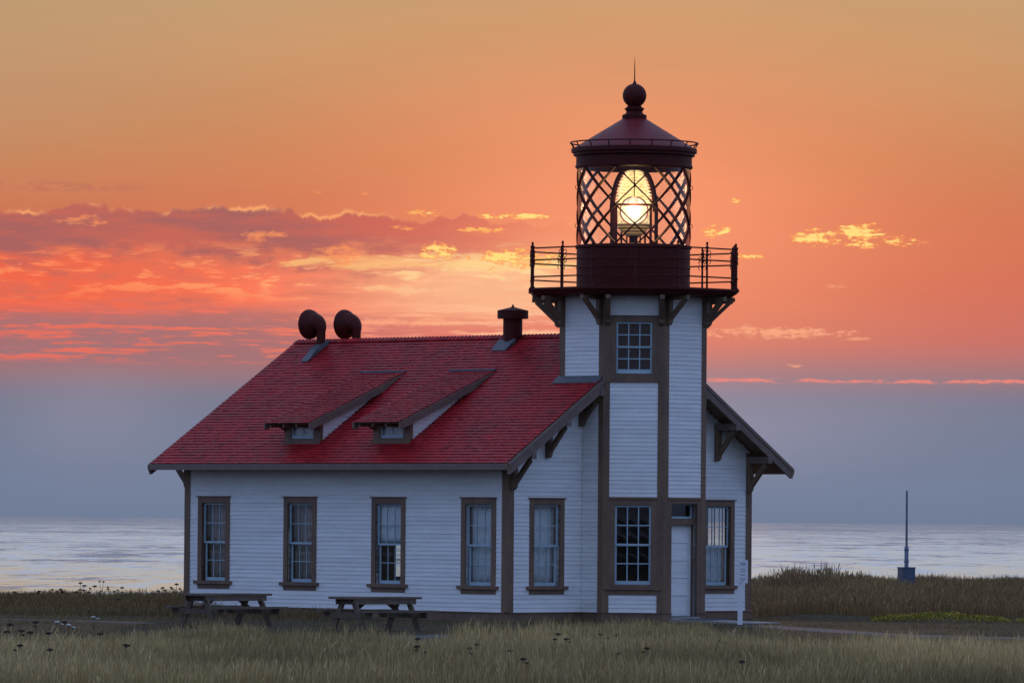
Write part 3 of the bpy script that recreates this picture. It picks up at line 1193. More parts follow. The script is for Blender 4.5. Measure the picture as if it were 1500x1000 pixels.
# ---------------- tower
zt_top = 8.13
tower_faces = {}
LOW = {0: [(-.47, .47, .13, 2.95)], 1: [(-.455, .455, .93, 2.91)], 7: []}
UP = {1: [(-.45, .45, 6.19, 7.475)]}
core = MB()
lin_mb = MB()
ti = math.tan(PI / 8)
for k in range(8):
    P = face(k)
    holes = LOW.get(k, []) + UP.get(k, [])
    if k in (2, 6):
        zlo = 0.0
    else:
        zlo = 0.0
    wall_core(P, -S8 + .12 * ti, S8 - .12 * ti, zlo, zt_top, holes, -.12, -.002, core)
    wall_core(P, -S8 + .17 * ti, S8 - .17 * ti, max(zlo, .12), zt_top, holes, -.15, -.125, lin_mb)
TOWER = core.build('tower', M['white'], LH)
lin_mb.build('interior_lining', M['floorboard'], TOWER)
c8 = [(A8 / math.cos(PI / 8) * .92 * math.cos(PI / 8 + i * PI / 4), A8 / math.cos(PI / 8) * .92 * math.sin(PI / 8 + i * PI / 4)) for i in range(8)]
MB().prism([(x, y, .06) for x, y in c8], (0, 0, .06)).prism([(x, y, 5.2) for x, y in c8], (0, 0, .06)).build('interior_floor', M['floorboard'], TOWER)

CW = .15
D0 = .034
full = lambda z: (-S8 + CW, S8 - CW)
small = MB()
# boards on each face
clapboards(face(2), TOWER, 6.02, zt_top, full, [], stuffmb=small)
# lower part of face 2, outside the gable wall only
clapboards(face(2), TOWER, Z0, 5.9, lambda z: (.03, S8 - CW), [], stuffmb=small)
clapboards(face(1), TOWER, .24, .67, full, [], stuffmb=small)
clapboards(face(1), TOWER, 3.115, 5.965, full, [], stuffmb=small)
clapboards(face(1), TOWER, 7.64, zt_top, full, [], stuffmb=small)
clapboards(face(0), TOWER, 3.115, zt_top, full, [], stuffmb=small)
for k in (7,):
    clapboards(face(k), TOWER, Z0, zt_top, full, [], stuffmb=small, joined=True)
for k in (3, 4, 5, 6):
    clapboards(face(k), TOWER, 4.6 if k in (3, 4, 5) else 5.9, zt_top, full, [], stuffmb=small, joined=True)
stuff_obj(small, 'clapboard', M['white'], TOWER)
# posts on either side of each edge
for k in range(8):
    P = face(k)
    zlo = {0: Z0, 1: Z0, 2: Z0, 6: 5.4, 7: Z0}.get(k, 4.3)
    for sg in (-1, 1):
        z1 = zlo
        if k == 2 and sg < 0:
            z1 = 5.4
        u0, u1 = sorted((sg * (S8 - CW), sg * (S8 + D0 * ti)))
        q = MB()
        q.hexa([P.pt(sg * (S8 - CW), z1, 0), P.pt(sg * S8, z1, 0), P.pt(sg * (S8 + D0 * ti), z1, D0), P.pt(sg * (S8 - CW), z1, D0),
                P.pt(sg * (S8 - CW), zt_top, 0), P.pt(sg * S8, zt_top, 0), P.pt(sg * (S8 + D0 * ti), zt_top, D0), P.pt(sg * (S8 - CW), zt_top, D0)])
        q.build('corner_post', M['trim'], TOWER)
w = S8 - CW - .001
F1 = face(1)
# centre face: ground-floor window surround, band, belt and upper window surround
b = MB()
b.pbox(F1, -w, -.455, .672, 3.05, 0, D0 - .003).pbox(F1, .455, w, .672, 3.05, 0, D0 - .003)
b.pbox(F1, -.455, .455, 2.91, 3.05, 0, D0 - .003).pbox(F1, -.455, .455, .672, .93, 0, D0 - .003)
for s_, e_ in ((-.467, -.455), (.455, .467)):
    b.pbox(F1, s_, e_, .93, 2.91, -.15, -.0005)
b.pbox(F1, -.455, .455, 2.91, 2.922, -.15, -.0005)
win = b.build('window', M['trim'], TOWER)
win['label'] = 'large twelve-pane window at the foot of the tower'
MB().pbox(F1, -w - .10, w + .10, .80, .855, D0, .085).pbox(F1, -.46, .46, .86, .93, -.13, .05).build('sill', M['trim'], win)
sash(F1, win, -.452, .452, 1.90, 2.907, -.03, 3, 2, st=.05, bar=.026)
sash(F1, win, -.45, .45, .932, 1.93, -.066, 3, 2, bot=.09, st=.05, bar=.026)
b = MB()
b.pbox(F1, -w, -.45, 6.02, 7.62, 0, D0 - .003).pbox(F1, .45, w, 6.02, 7.62, 0, D0 - .003)
b.pbox(F1, -.45, .45, 7.475, 7.62, 0, D0 - .003).pbox(F1, -.45, .45, 6.02, 6.19, 0, D0 - .003)
for s_, e_ in ((-.462, -.45), (.45, .462)):
    b.pbox(F1, s_, e_, 6.19, 7.475, -.15, -.0005)
b.pbox(F1, -.45, .45, 7.475, 7.487, -.15, -.0005)
win = b.build('window', M['trim'], TOWER)
win['label'] = 'upper tower window with dark red curtains'
sash(F1, win, -.447, .447, 6.83, 7.472, -.012, 3, 2, st=.045, bar=.026, top=.04, bot=.04)
sash(F1, win, -.447, .447, 6.192, 6.86, -.048, 3, 2, st=.045, bar=.026, bot=.10)
MB().pbox(F1, -w - .02, w + .02, 5.975, 6.018, 0, .075).build('belt_course', M['trim'], TOWER)
MB().pbox(F1, -w, w, 7.622, 7.638, 0, .06).build('belt_course', M['trim'], TOWER)
for k in (1, 0):
    MB().pbox(face(k), -w, w, 3.053, 3.112, 0, .062).build('belt_course', M['trim'], TOWER)
# skirt round the tower foot
for k in (2, 1, 0, 7):
    P = face(k)
    for nm, z_0, z_1, dd in (('skirt_board', -.15, Z0 - .03, .048), ('water_table', Z0 - .03, Z0 - .005, .072)):
        b = MB()
        e_ = dd * ti
        lo = -S8 if k != 2 else .05
        hi = S8 if k != 7 else -.05
        q = P.pt
        if k == 0:
            for (ua, ub, ea, eb) in ((-S8, -.47, e_, 0), (.47, S8, 0, e_)):
                MB().hexa([q(ua, z_0, 0), q(ub, z_0, 0), q(ub + eb, z_0, dd), q(ua - ea, z_0, dd), q(ua, z_1, 0), q(ub, z_1, 0), q(ub + eb, z_1, dd), q(ua - ea, z_1, dd)]).build(nm, M['trim'], TOWER)
        else:
            b.hexa([q(lo, z_0, 0), q(hi, z_0, 0), q(hi + e_, z_0, dd), q(lo - e_, z_0, dd), q(lo, z_1, 0), q(hi, z_1, 0), q(hi + e_, z_1, dd), q(lo - e_, z_1, dd)])
            b.build(nm, M['trim'], TOWER)
# door face
F0 = face(0)
b = MB()
b.pbox(F0, -w, -.47, Z0, 3.05, 0, D0 - .003).pbox(F0, .47, w, Z0, 3.05, 0, D0 - .003).pbox(F0, -.47, .47, 2.95, 3.05, 0, D0 - .003)
b.pbox(F0, -.485, -.47, .13, 2.95, -.26, -.0005).pbox(F0, .47, .485, .13, 2.95, -.26, -.0005).pbox(F0, -.47, .47, 2.95, 2.965, -.26, -.0005)
b.pbox(F0, -.47, .47, 2.43, 2.58, -.24, -.06)
frame = b.build('door_frame', M['trim'], TOWER)
MB().pbox(F0, -.50, .50, .02, .13, -.24, .09).build('threshold', M['concrete'], frame)
sash(F0, frame, -.465, .465, 2.585, 2.945, -.16, 1, 1, bot=.05, top=.03)
b = MB()
dd = -.19
b.pbox(F0, -.465, -.37, .14, 2.42, dd - .045, dd).pbox(F0, .37, .465, .14, 2.42, dd - .045, dd).pbox(F0, -.37, .37, .14, 2.42, dd - .04, dd - .018)
rails = [.14, .64, 1.08, 1.515, 1.95, 2.34]
door = b.build('door', M['white'], LH)
door['label'] = 'white door of five stacked panels'
for i in range(5):
    a0, a1 = rails[i] + .02, rails[i + 1] - .002
    p = MB()
    p.hexa([F0.pt(-.366, a0, dd - .018), F0.pt(.366, a0, dd - .018), F0.pt(.366, a0, dd + .006), F0.pt(-.366, a0, dd + .006),
            F0.pt(-.366, a1, dd - .018), F0.pt(.366, a1, dd - .018), F0.pt(.366, a1, dd - .008), F0.pt(-.366, a1, dd - .008)])
    p.build('door_panel', M['white'], door)
MB().lathe([(0, 0), (.03, .01), (.035, .04), (.02, .06), (0, .065)], 12, F0.pt(-.41, 1.12, dd + .001), axis='x').build('door_knob', M['brass'], door, smooth=True)
# flashing where tower and roof meet
q = MB()
yy = -A8
for (xa, xb) in ((-S8 - .08, .72),):
    q.prism([(xa, yy - .005, roof_z(yy) + .06), (xa, yy - .005, roof_z(yy) - .02), (xa, yy - .24, roof_z(yy - .24) + .01), (xa, yy - .24, roof_z(yy - .24) + .03)], (xb - xa, 0, 0))
q.build('flashing', M['flash'], ROOF)


# ---------------- gallery
def octo(ap, z):
    r = ap / math.cos(PI / 8)
    return [(r * math.cos(PI / 8 + i * PI / 4), r * math.sin(PI / 8 + i * PI / 4), z) for i in range(8)]


def octo_ring(mb, prof):
    """stack of octagon loops (apothem, z) closed top and bottom"""
    b = len(mb.v)
    for ap, z in prof:
        mb.v += octo(ap, z)
    n = len(prof)
    for j in range(n - 1):
        for i in range(8):
            k = (i + 1) % 8
            mb.f.append((b + j * 8 + i, b + j * 8 + k, b + (j + 1) * 8 + k, b + (j + 1) * 8 + i))
    mb.f.append(tuple(b + i for i in reversed(range(8))))
    mb.f.append(tuple(b + (n - 1) * 8 + i for i in range(8)))
    return mb


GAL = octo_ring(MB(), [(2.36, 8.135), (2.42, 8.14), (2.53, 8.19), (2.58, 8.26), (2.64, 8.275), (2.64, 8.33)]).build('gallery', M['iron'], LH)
for k in range(8):
    P = face(k)
    for sg in (-1, 1):
        uc = sg * (S8 - .075)
        b = MB()
        b.pbox(P, uc - .06, uc + .06, 7.50, 8.03, D0 + .001, .17)
        b.prism([P.pt(uc - .06, 7.50, D0 + .001), P.pt(uc - .06, 7.50, .17), P.pt(uc - .06, 7.44, .15), P.pt(uc - .06, 7.40, .10), P.pt(uc - .06, 7.40, D0 + .001)], P.u * .12)
        b.pbox(P, uc - .058, uc + .058, 8.03, 8.134, D0 + .001, .74)
        b.beam(P.pt(uc, 7.56, .14), P.pt(uc, 8.04, .64), .10, .10)
        b.build('bracket', M['trim'], GAL)
# railing
RA = 2.55
RV = RA / math.cos(PI / 8)
posts = []
for i in range(8):
    a = PI / 8 + i * PI / 4
    posts.append((RV * math.cos(a), RV * math.sin(a), .042, True))
    a = i * PI / 4
    posts.append((RA * math.cos(a), RA * math.sin(a), .026, False))
for x, y, r, big in posts:
    b = MB()
    if big:
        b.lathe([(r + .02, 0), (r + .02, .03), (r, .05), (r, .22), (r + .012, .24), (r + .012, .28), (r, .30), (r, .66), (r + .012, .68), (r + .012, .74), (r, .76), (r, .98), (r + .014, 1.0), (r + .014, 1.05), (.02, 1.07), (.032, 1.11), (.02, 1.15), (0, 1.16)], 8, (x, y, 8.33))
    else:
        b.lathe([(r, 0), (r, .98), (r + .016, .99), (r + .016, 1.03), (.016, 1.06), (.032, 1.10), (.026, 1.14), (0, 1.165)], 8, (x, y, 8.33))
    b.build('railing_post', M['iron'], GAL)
    # scroll ornaments beside the post
    t = Vector((-y, x, 0)).normalized()
    s = MB()
    for sg in (-1, 1):
        for zc, rr in ((9.22, .05), (9.12, .045), (8.99, .05)):
            pts = []
            for j in range(9):
                an = -PI / 2 + j * PI * 1.5 / 8
                c_ = Vector((x, y, zc)) + t * sg * (r + .055)
                pts.append(c_ + t * (sg * math.cos(an) * rr) + Vector((0, 0, math.sin(an) * rr)))
            s.tube(pts, .010, 5)
    s.build('scroll', M['iron'], GAL)
for i in range(8):
    a0, a1 = PI / 8 + i * PI / 4, PI / 8 + (i + 1) * PI / 4
    for z in (9.33, 9.03, 8.61):
        MB().tube([(RV * math.cos(a0), RV * math.sin(a0), z), (RV * math.cos(a1), RV * math.sin(a1), z)], .021, 6).build('rail', M['iron'], GAL)

# ---------------- lantern room
LR = 1.435
ZG0, ZG1 = 9.46, 11.40
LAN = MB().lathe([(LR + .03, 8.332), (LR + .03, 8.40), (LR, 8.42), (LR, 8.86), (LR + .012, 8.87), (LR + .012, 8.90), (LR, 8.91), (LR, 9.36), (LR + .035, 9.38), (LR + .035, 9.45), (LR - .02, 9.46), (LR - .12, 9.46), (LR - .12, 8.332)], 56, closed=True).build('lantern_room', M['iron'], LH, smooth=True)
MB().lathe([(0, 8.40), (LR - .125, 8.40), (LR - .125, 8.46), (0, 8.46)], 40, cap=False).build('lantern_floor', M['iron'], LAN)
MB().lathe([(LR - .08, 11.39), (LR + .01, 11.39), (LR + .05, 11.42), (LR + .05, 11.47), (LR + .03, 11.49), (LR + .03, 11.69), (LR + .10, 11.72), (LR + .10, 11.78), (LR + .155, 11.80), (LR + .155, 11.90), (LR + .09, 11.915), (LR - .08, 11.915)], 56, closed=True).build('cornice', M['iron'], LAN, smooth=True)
LROOF = MB().lathe([(LR + .08, 11.92), (LR + .05, 11.94), (.30, 12.665), (0.0, 12.67)], 56, cap=False).build('lantern_roof', M['iron_roof'], LH, smooth=True)
MB().lathe([(.30, 12.64), (.31, 12.66), (.31, 12.76), (.27, 12.775), (.225, 12.80), (.205, 12.84), (.215, 12.87), (.245, 12.90), (.25, 12.93), (.21, 12.95), (.18, 12.975), (.19, 12.99)], 32).build('vent_neck', M['iron'], LROOF, smooth=True)
zc = 13.255
MB().lathe([(.303 * math.sin(t * PI / 18), zc - .303 * math.cos(t * PI / 18)) for t in range(19)], 36, cap=False).build('vent_ball', M['iron'], LROOF, smooth=True)
MB().lathe([(.055, 13.545), (.05, 13.57), (.022, 13.62), (.016, 13.66), (.011, 14.0), (.002, 14.25)], 10).build('lightning_spike', M['iron'], LROOF, smooth=True)
ring = []
for j in range(49):
    a = 2 * PI * j / 48
    ring.append((1.615 * math.cos(a), 1.615 * math.sin(a), 12.045))
MB().tube(ring, .019, 6, cap=False).build('guard_rail', M['iron'], LROOF)
for j in range(18):
    a = 2 * PI * (j + .5) / 18
    MB().tube([(1.615 * math.cos(a), 1.615 * math.sin(a), 12.045), (1.54 * math.cos(a), 1.54 * math.sin(a), 11.91)], .016, 5).build('guard_stay', M['iron'], LROOF)

# diagonal astragals and the diamond panes they hold
NB = 9
half = PI / NB                      # 20 degrees
rowh = (ZG1 - ZG0) / 4
PH0 = -PI / 4                       # the crossing that faces the meadow path
rise_turn = 4 * half
for i in range(NB):
    for sg in (-1, 1):
        b = MB()
        n = 16
        v0 = len(b.v)
        for j in range(n + 1):
            t = j / n
            a = PH0 + i * 2 * half + sg * rise_turn * t + half
            tx, tz = -sg * .012, .012       # half width across the bar
            ca, sa = math.cos(a), math.sin(a)
            for rr, wv in ((LR - .075, -1), (LR - .075, 1), (LR + .014, 1), (LR + .014, -1)):
                da_ = wv * .011 * -sg / LR
                aa = a + da_
                b.v.append((rr * math.cos(aa), rr * math.sin(aa), ZG0 + (ZG1 - ZG0) * t + wv * .011))
        for j in range(n):
            for k in range(4):
                l = (k + 1) % 4
                fc = (v0 + j * 4 + k, v0 + j * 4 + l, v0 + (j + 1) * 4 + l, v0 + (j + 1) * 4 + k)
                b.f.append(fc if sg > 0 else fc[::-1])
        b.build('astragal', M['iron'], LAN)


def diamond(z_lo, z_hi):
    """pane between crossing bars, as curved glass; rows from its centre"""
    b = MB()
    n = 6
    for rr in (LR - .022, LR - .016):
        for j in range(n + 1):
            z = z_lo + (z_hi - z_lo) * j / n
            wa = half * (1 - abs(z) / rowh)
            for k in range(n + 1):
                a = -wa + 2 * wa * k / n
                b.v.append((rr * math.cos(a), rr * math.sin(a), z))
    N = (n + 1) * (n + 1)
    for s_ in (0, 1):
        for j in range(n):
            for k in range(n):
                i0 = s_ * N + j * (n + 1) + k
                fc = (i0, i0 + 1, i0 + n + 2, i0 + n + 1)
                b.f.append(fc if s_ else fc[::-1])
    return b


pm = {'full': diamond(-rowh, rowh), 'top': diamond(-rowh, 0), 'bot': diamond(0, rowh)}
for k in pm:
    pm[k].smooth = True
    pm[k] = pm[k].mesh('pane', M['lantern_glass'])
for r in range(5):
    kind = 'bot' if r == 0 else 'top' if r == 4 else 'full'
    for i in range(NB):
        a = PH0 + (2 * i) * half + (half if r % 2 == 1 else 0)
        obj('pane', pm[kind], LAN, (0, 0, ZG0 + r * rowh), a)
# handholds on the bars
for i in range(NB):
    for r in (1, 3):
        a = PH0 + 2 * i * half + (0 if r % 2 else half)
        b = MB()
        pts = []
        for j in range(7):
            t = j / 6 * PI
            rr = LR + .01 + .06 * math.sin(t)
            z = ZG0 + r * rowh + .055 * math.cos(t)
            pts.append((rr * math.cos(a), rr * math.sin(a), z))
        b.tube(pts, .008, 5).build('handhold', M['iron'], LAN)

# ================================================================ FOG HORNS, ROOF VENT (parts of the building)
def fog_horn(x, y, zc, label):
    zr_ = roof_z(y)
    b = MB()
    # cowl: a pipe rising from the roof whose elbow swells toward the sea into a bell
    R = .21
    pts = [(x, y, zr_ - .05), (x, y, zr_ + .12)]
    rad = [.118, .118]
    for j in range(11):
        t = j / 10 * PI / 2
        pts.append((x - R * (1 - math.cos(t)), y, zc - R + .02 + R * math.sin(t)))
        rad.append(.118 + .17 * (j / 10) ** 1.1)
    b.tube(pts, rad, 24)
    h = b.build('fog_horn', M['iron'], LH, smooth=True)
    h['label'] = label
    prof = [(.26, .05), (.275, -.03), (.30, -.09), (.35, -.14), (.385, -.20), (.398, -.25), (.402, -.27), (.385, -.27), (.37, -.20), (.335, -.145), (.285, -.10), (.24, -.05), (.23, .05)]
    MB().lathe(prof, 40, (x - R + .01, y, zc + .02), axis='x', closed=True).build('bell', M['iron'], h, smooth=True)
    q = MB()
    s = -1 if y < 0 else 1
    y0, y1 = y - s * .16, y + s * .60
    q.prism([(x - .13, y0, roof_z(y0) + .02), (x - .13, y0, roof_z(y0) + .12), (x - .13, y + s * .16, roof_z(y) + .08), (x - .13, y1, roof_z(y1) + .04), (x - .13, y1, roof_z(y1) + .02)], (.26, 0, 0))
    q.build('flashing', M['flash'], h)
    return h


fog_horn(-11.13, -.36, 7.65, 'fog horn on the near slope with a grey base')
fog_horn(-10.62, .45, 7.66, 'fog horn standing behind the ridge')
VX, VY = -4.14, -.15
b = MB().lathe([(.25, 6.95), (.25, 7.69), (.40, 7.69), (.40, 7.90), (.38, 7.905), (.05, 7.985), (.035, 8.0), (.015, 8.05), (0, 8.07)], 36, (VX, VY, 0), cap=False)
VENT = b.build('roof_vent', M['iron'], LH, smooth=True)
q = MB()
q.prism([(VX - .32, VY - .18, roof_z(VY - .18) + .12), (VX + .28, VY - .18, roof_z(VY - .18) + .12), (VX + .22, VY - .5, roof_z(VY - .5) + .03), (VX - .28, VY - .5, roof_z(VY - .5) + .03)], (0, .04, -.06))
q.build('flashing', M['flash'], VENT)

# ================================================================ THE LENS
LENS = thing('lighthouse_lens', 'glowing Fresnel lens with round bullseye panel inside the lantern room', 'lens', (TX, TY, 8.46), -PI / 2)
# own axes: +x toward the meadow; z from the lantern floor
ZB = 10.322 - 8.46
b = MB()
b.lathe([(0, -.03), (.335, -.03), (.335, .0), (.33, .02), (.26, .055), (.15, .08), (0, .09)], 40, (.42, 0, ZB), axis='x', cap=False)
b.build('bullseye', M['bullseye'], LENS, smooth=True)
b = MB()
b.lathe([(.336, -.03), (.365, -.03), (.365, .035), (.336, .035)], 40, (.42, 0, ZB), axis='x', closed=True)
b.build('bullseye_ring', M['iron_roof'], LENS, smooth=True)


def beehive(z):
    """radius of the lens body at height z above the bullseye"""
    t = max(0.0, min(1.0, z / 1.06))
    return .50 * math.sqrt(max(0, 1 - (t * .93) ** 2.1)) + .0


# ring prisms above the drum, each with a sawtooth edge
nr = 13
for i in range(nr):
    za = .02 + i * 1.04 / nr
    zb_ = .02 + (i + 1) * 1.04 / nr
    ra, rb = beehive(za), beehive(zb_)
    prof = [(ra * .74, za + .004), (ra * .95, za + .002), (ra * .97, za + .014), (rb * .80, zb_ - .022), (rb * .72, zb_ - .022)]
    MB().lathe(prof, 40, (0, 0, ZB), closed=True).build('prism_ring', M['prism'], LENS)
for i in range(4):
    za = -.62 + i * .075
    ra = .22 + .075 * i
    MB().lathe([(ra * .8, za), (ra, za + .01), (ra + .05, za + .066), (ra * .85, za + .066)], 36, (0, 0, ZB), closed=True).build('prism_ring', M['prism_low'], LENS)
# glowing drum behind the bullseye
MB().lathe([(.40, -.33), (.41, .02), (.38, .02), (.37, -.33)], 36, (0, 0, ZB), closed=True).build('drum', M['prism'], LENS, smooth=True)
# frame: curved ribs, posts and rails
for a in (PI / 2, -PI / 2):
    s_ = math.sin(a)
    pts = [(0, (beehive(z) + .045) * s_, ZB + z) for z in [j * 1.06 / 12 for j in range(13)]]
    MB().tube(pts, .075, 6).build('rib', M['iron'], LENS)
for (px, py, w_) in ((.50, -.485, .13), (.50, .42, .065), (.40, .575, .065), (-.2, .56, .06), (-.2, -.56, .06), (-.4, .3, .05), (-.4, -.3, .05)):
    MB().box(px - .03, px + .03, py - w_ / 2, py + w_ / 2, .86, ZB + .17).build('post', M['iron'], LENS)
MB().box(.535, .575, -.56, .46, ZB + .12, ZB + .172).build('crossbar', M['iron'], LENS)
MB().tube([(beehive(z) + .02, 0, ZB + z) for z in [.36 + j * .07 for j in range(11)]], .014, 5).build('rib', M['iron'], LENS)
# pedestal
MB().lathe([(.18, .0), (.18, .05), (.10, .08), (.10, ZB - .66), (.17, ZB - .63), (.17, ZB - .60)], 24).build('pedestal', M['iron'], LENS, smooth=True)
for a in range(6):
    an = a * PI / 3 + PI / 6
    MB().tube([(.17 * math.cos(an), .17 * math.sin(an), ZB - .62), (.17 * math.cos(an), .17 * math.sin(an), .3)], .02, 6).build('pedestal_leg', M['iron'], LENS)
MB().lathe([(.62, .80), (.64, .82), (.64, .86), (.60, .87), (.2, .87), (.2, .80)], 32, closed=True).build('turntable', M['iron'], LENS, smooth=True)
ld = bpy.data.lights.new('lamp', 'POINT')
ld.energy = 36
ld.color = (1, .62, .25)
ld.shadow_soft_size = .08
lo = bpy.data.objects.new('lamp', ld)
COL.objects.link(lo)
lo.parent = LENS
lo.location = (.62, 0, ZB + .05)


# ================================================================ CURTAINS
def curtain(P, u0, u1, z0, z1, d, mat, label, amp=.018, freq=26, wave_seed=0):
    nu, nz = 40, 6
    b = MB()
    for j in range(nz + 1):
        z = z0 + (z1 - z0) * j / nz
        for i in range(nu + 1):
            u = u0 + (u1 - u0) * i / nu
            a = amp * math.sin(freq * u + wave_seed + .6 * math.sin(7 * u)) + amp * .4 * math.sin(freq * 2.3 * u + j * .2)
            b.v.append(P.pt(u, z, d + a))
    for j in range(nz):
        for i in range(nu):
            k = j * (nu + 1) + i
            b.f.append((k, k + 1, k + nu + 2, k + nu + 1))
    me = b.mesh('curtain', mat)
    me.polygons.foreach_set('use_smooth', [True] * len(me.polygons))
    o = obj('curtain', me)
    sd = o.modifiers.new('cloth', 'SOLIDIFY')
    sd.thickness = .004
    o.location = (TX, TY, 0)
    o.rotation_euler = (0, 0, -PI / 4)
    o['label'] = label
    o['category'] = 'curtain'
    o['group'] = 'curtains behind the lighthouse windows'


curtain(front, fw[3] - .55, fw[3] + .5, .9, 2.95, -.24, M['curtain'], 'white lace curtain in the window beside the brown corner post on the long wall', .02, 34)
curtain(gable, gu[0] - .5, gu[0] + .5, .9, 2.95, -.24, M['curtain'], 'white lace curtain in the gable window between corner post and tower', .02, 30, 1)
curtain(front, fw[2] - .6, fw[2] + .5, 1.93, 2.95, -.135, M['curtain'], 'white blind lowered over the upper sash of the third window from the left', .003, 9)
curtain(gable, gu[1] - .5, gu[1] + .55, .9, 1.9, -.24, M['curtain'], 'white half curtain across the lower sash of the window right of the door', .012, 20)
curtain(front, fw[0] - .75, fw[0] + .25, .9, 2.95, -.30, M['curtain_tan'], 'tan grey drape behind the leftmost window of the long wall', .03, 18, 2)
curtain(front, fw[1] - .75, fw[1] + .25, .9, 2.95, -.30, M['curtain_tan'], 'tan grey drape behind the second window from the left', .03, 16, 4)
curtain(F1, -.5, .5, 6.15, 7.5, -.14, M['curtain_red'], 'dark red curtain hanging in the upper tower window', .02, 40)
for (cx, _), wh in zip(DX, ('the dormer nearer the tower', 'the dormer nearer the fog horns')):
    PD = Plane((0, -4.35, 0), (1, 0, 0), (0, -1, 0))
    curtain(PD, cx - .45, cx + .5, 4.5, 5.05, -.14, M['curtain'], 'grey white curtain in the small window of ' + wh, .015, 30)


# ================================================================ PICNIC TABLES
def picnic_table(loc, rotz, length, label):
    t = thing('picnic_table', label, 'picnic table', loc, rotz, 'picnic tables in front of the lighthouse')
    L = length / 2
    for i in range(5):
        y = -.36 + i * .152
        b = MB().box(-L + random.uniform(-.008, .008), L + random.uniform(-.008, .008), y, y + .146, .715, .765)
        b.build('table_plank', M['wood'], t)
    for sg in (-1, 1):
        for i in range(2):
            y = sg * .79 - .13 + i * .135
            MB().box(-L - random.uniform(0, .02), L + random.uniform(0, .02), y, y + .132, .42, .47).build('seat_plank', M['wood'], t)
    for sg in (-1, 1):
        MB().box(-L + .16, L - .16, sg * .33 - .02, sg * .33 + .02, .60, .714).build('apron', M['wood'], t)
    for sg in (-1, 1):
        x = sg * (L - .26)
        MB().box(x - .02, x + .02, -.30, .30, .60, .714).build('crosspiece', M['wood'], t)
        MB().box(x - .02, x + .02, -.91, .91, .29, .418).build('seat_support', M['wood'], t)
        for s2 in (-1, 1):
            MB().beam((x + .045 * s2, s2 * .66, -.03), (x + .045 * s2, s2 * .24, .72), .15, .045, up=(1, 0, 0)).build('leg', M['wood'], t)
        MB().beam((x - sg * .06, 0, .38), (x - sg * .55, 0, .71), .09, .04, up=(0, 1, 0)).build('brace', M['wood'], t)
    return t


picnic_table((-6.55, 134.0, float(ground_z(-6.55, 134.0))), PI / 4, 2.22, 'weathered wooden picnic table under the two left windows')
picnic_table((-3.0, 130.0, float(ground_z(-3.0, 130.0))), math.radians(38), 2.05, 'weathered wooden picnic table in front of the third window, nearer the tower')

# ================================================================ PATHWAY SLAB, SIGN, MAST
b = MB()
c0 = [W(1.90, -.62, 0), W(1.90, .60, 0), W(4.4, .75, 0), W(4.4, -.75, 0)]
tops = [.085, .085, .03, .03]
b.hexa([(p[0], p[1], -.08) for p in c0] + [(p[0], p[1], z) for p, z in zip(c0, tops)])
o = b.build('pavement', M['concrete'])
o['kind'] = 'structure'
MATT = thing('door_mat', 'dark rubber mat on the concrete step outside the white door', 'door mat', W(2.5, 0, .075), -PI / 4)
MB().box(-.38, .38, -.42, .42, .0, .02).build('mat', M['box'], MATT)

SG = thing('sign_post', 'thin white post with a small notice panel at the right corner of the lighthouse', 'sign', (5.64, 142.3, 0), math.radians(-32))
MB().box(-.045, .045, -.045, .045, -.1, 1.60).build('post', M['signwhite'], SG)
pn = MB().box(-.02, .24, -.075, -.047, 1.02, 1.58).build('panel', M['signwhite'], SG)
for (z, x0, x1, h) in ((1.50, .04, .19, .025), (1.46, .05, .18, .012), (1.36, .05, .19, .016), (1.30, .05, .19, .012), (1.22, .05, .17, .014), (1.12, .05, .19, .02), (1.07, .05, .15, .012)):
    MB().box(x0, x1, -.0785, -.0755, z - h, z + h).build('text_line', M['ink'], pn)

gm = float(ground_z(13.1, 192.0))
MT = thing('mast', 'thin grey steel mast standing on a dark blue box in the grass by the sea', 'mast', (13.1, 192.0, gm), math.radians(20))
MB().box(-.22, .22, -.22, .22, -.3, .80).build('base_box', M['box'], MT)
MB().box(-.235, .235, -.235, .235, .80, .84).build('box_lid', M['box'], MT)
MB().box(-.14, -.02, -.224, -.2205, .30, .42).build('notice', M['flash'], MT)
MB().lathe([(.07, .84), (.07, 1.50), (.055, 1.52), (.045, 1.54)], 12).build('sleeve', M['mast'], MT, smooth=True)
for zz in (1.0, 1.38):
    MB().lathe([(.07, zz), (.085, zz + .005), (.085, zz + .045), (.07, zz + .05)], 12).build('clamp_band', M['box'], MT)
MB().tube([(.06, .05, 1.36), (.10, .10, 1.0), (.12, .12, .845)], .012, 5).build('cable', M['seed'], MT)
MB().lathe([(.040, 1.54), (.035, 3.30), (.03, 3.36), (0, 3.37)], 10).build('pole', M['mast'], MT, smooth=True)


# ================================================================ GRASS AND PLANTS
def grass_material(name, rough=.85):
    m = bpy.data.materials.new(name)
    m.use_nodes = True
    nt = m.node_tree
    g = G(nt)
    p = nt.nodes['Principled BSDF']
    at = g.new('ShaderNodeAttribute', attribute_name='tint')
    nt.links.new(at.outputs['Color'], p.inputs['Base Color'])
    p.inputs['Roughness'].default_value = rough
    p.inputs['Specular IOR Level'].default_value = .15
    return m


M['grass'] = grass_material('dry_grass_blade')
STRAW = np.array((.58, .42, .17))
OLIVE = np.array((.24, .20, .075))
BROWN = np.array((.27, .155, .075))
PALE = np.array((.70, .55, .29))


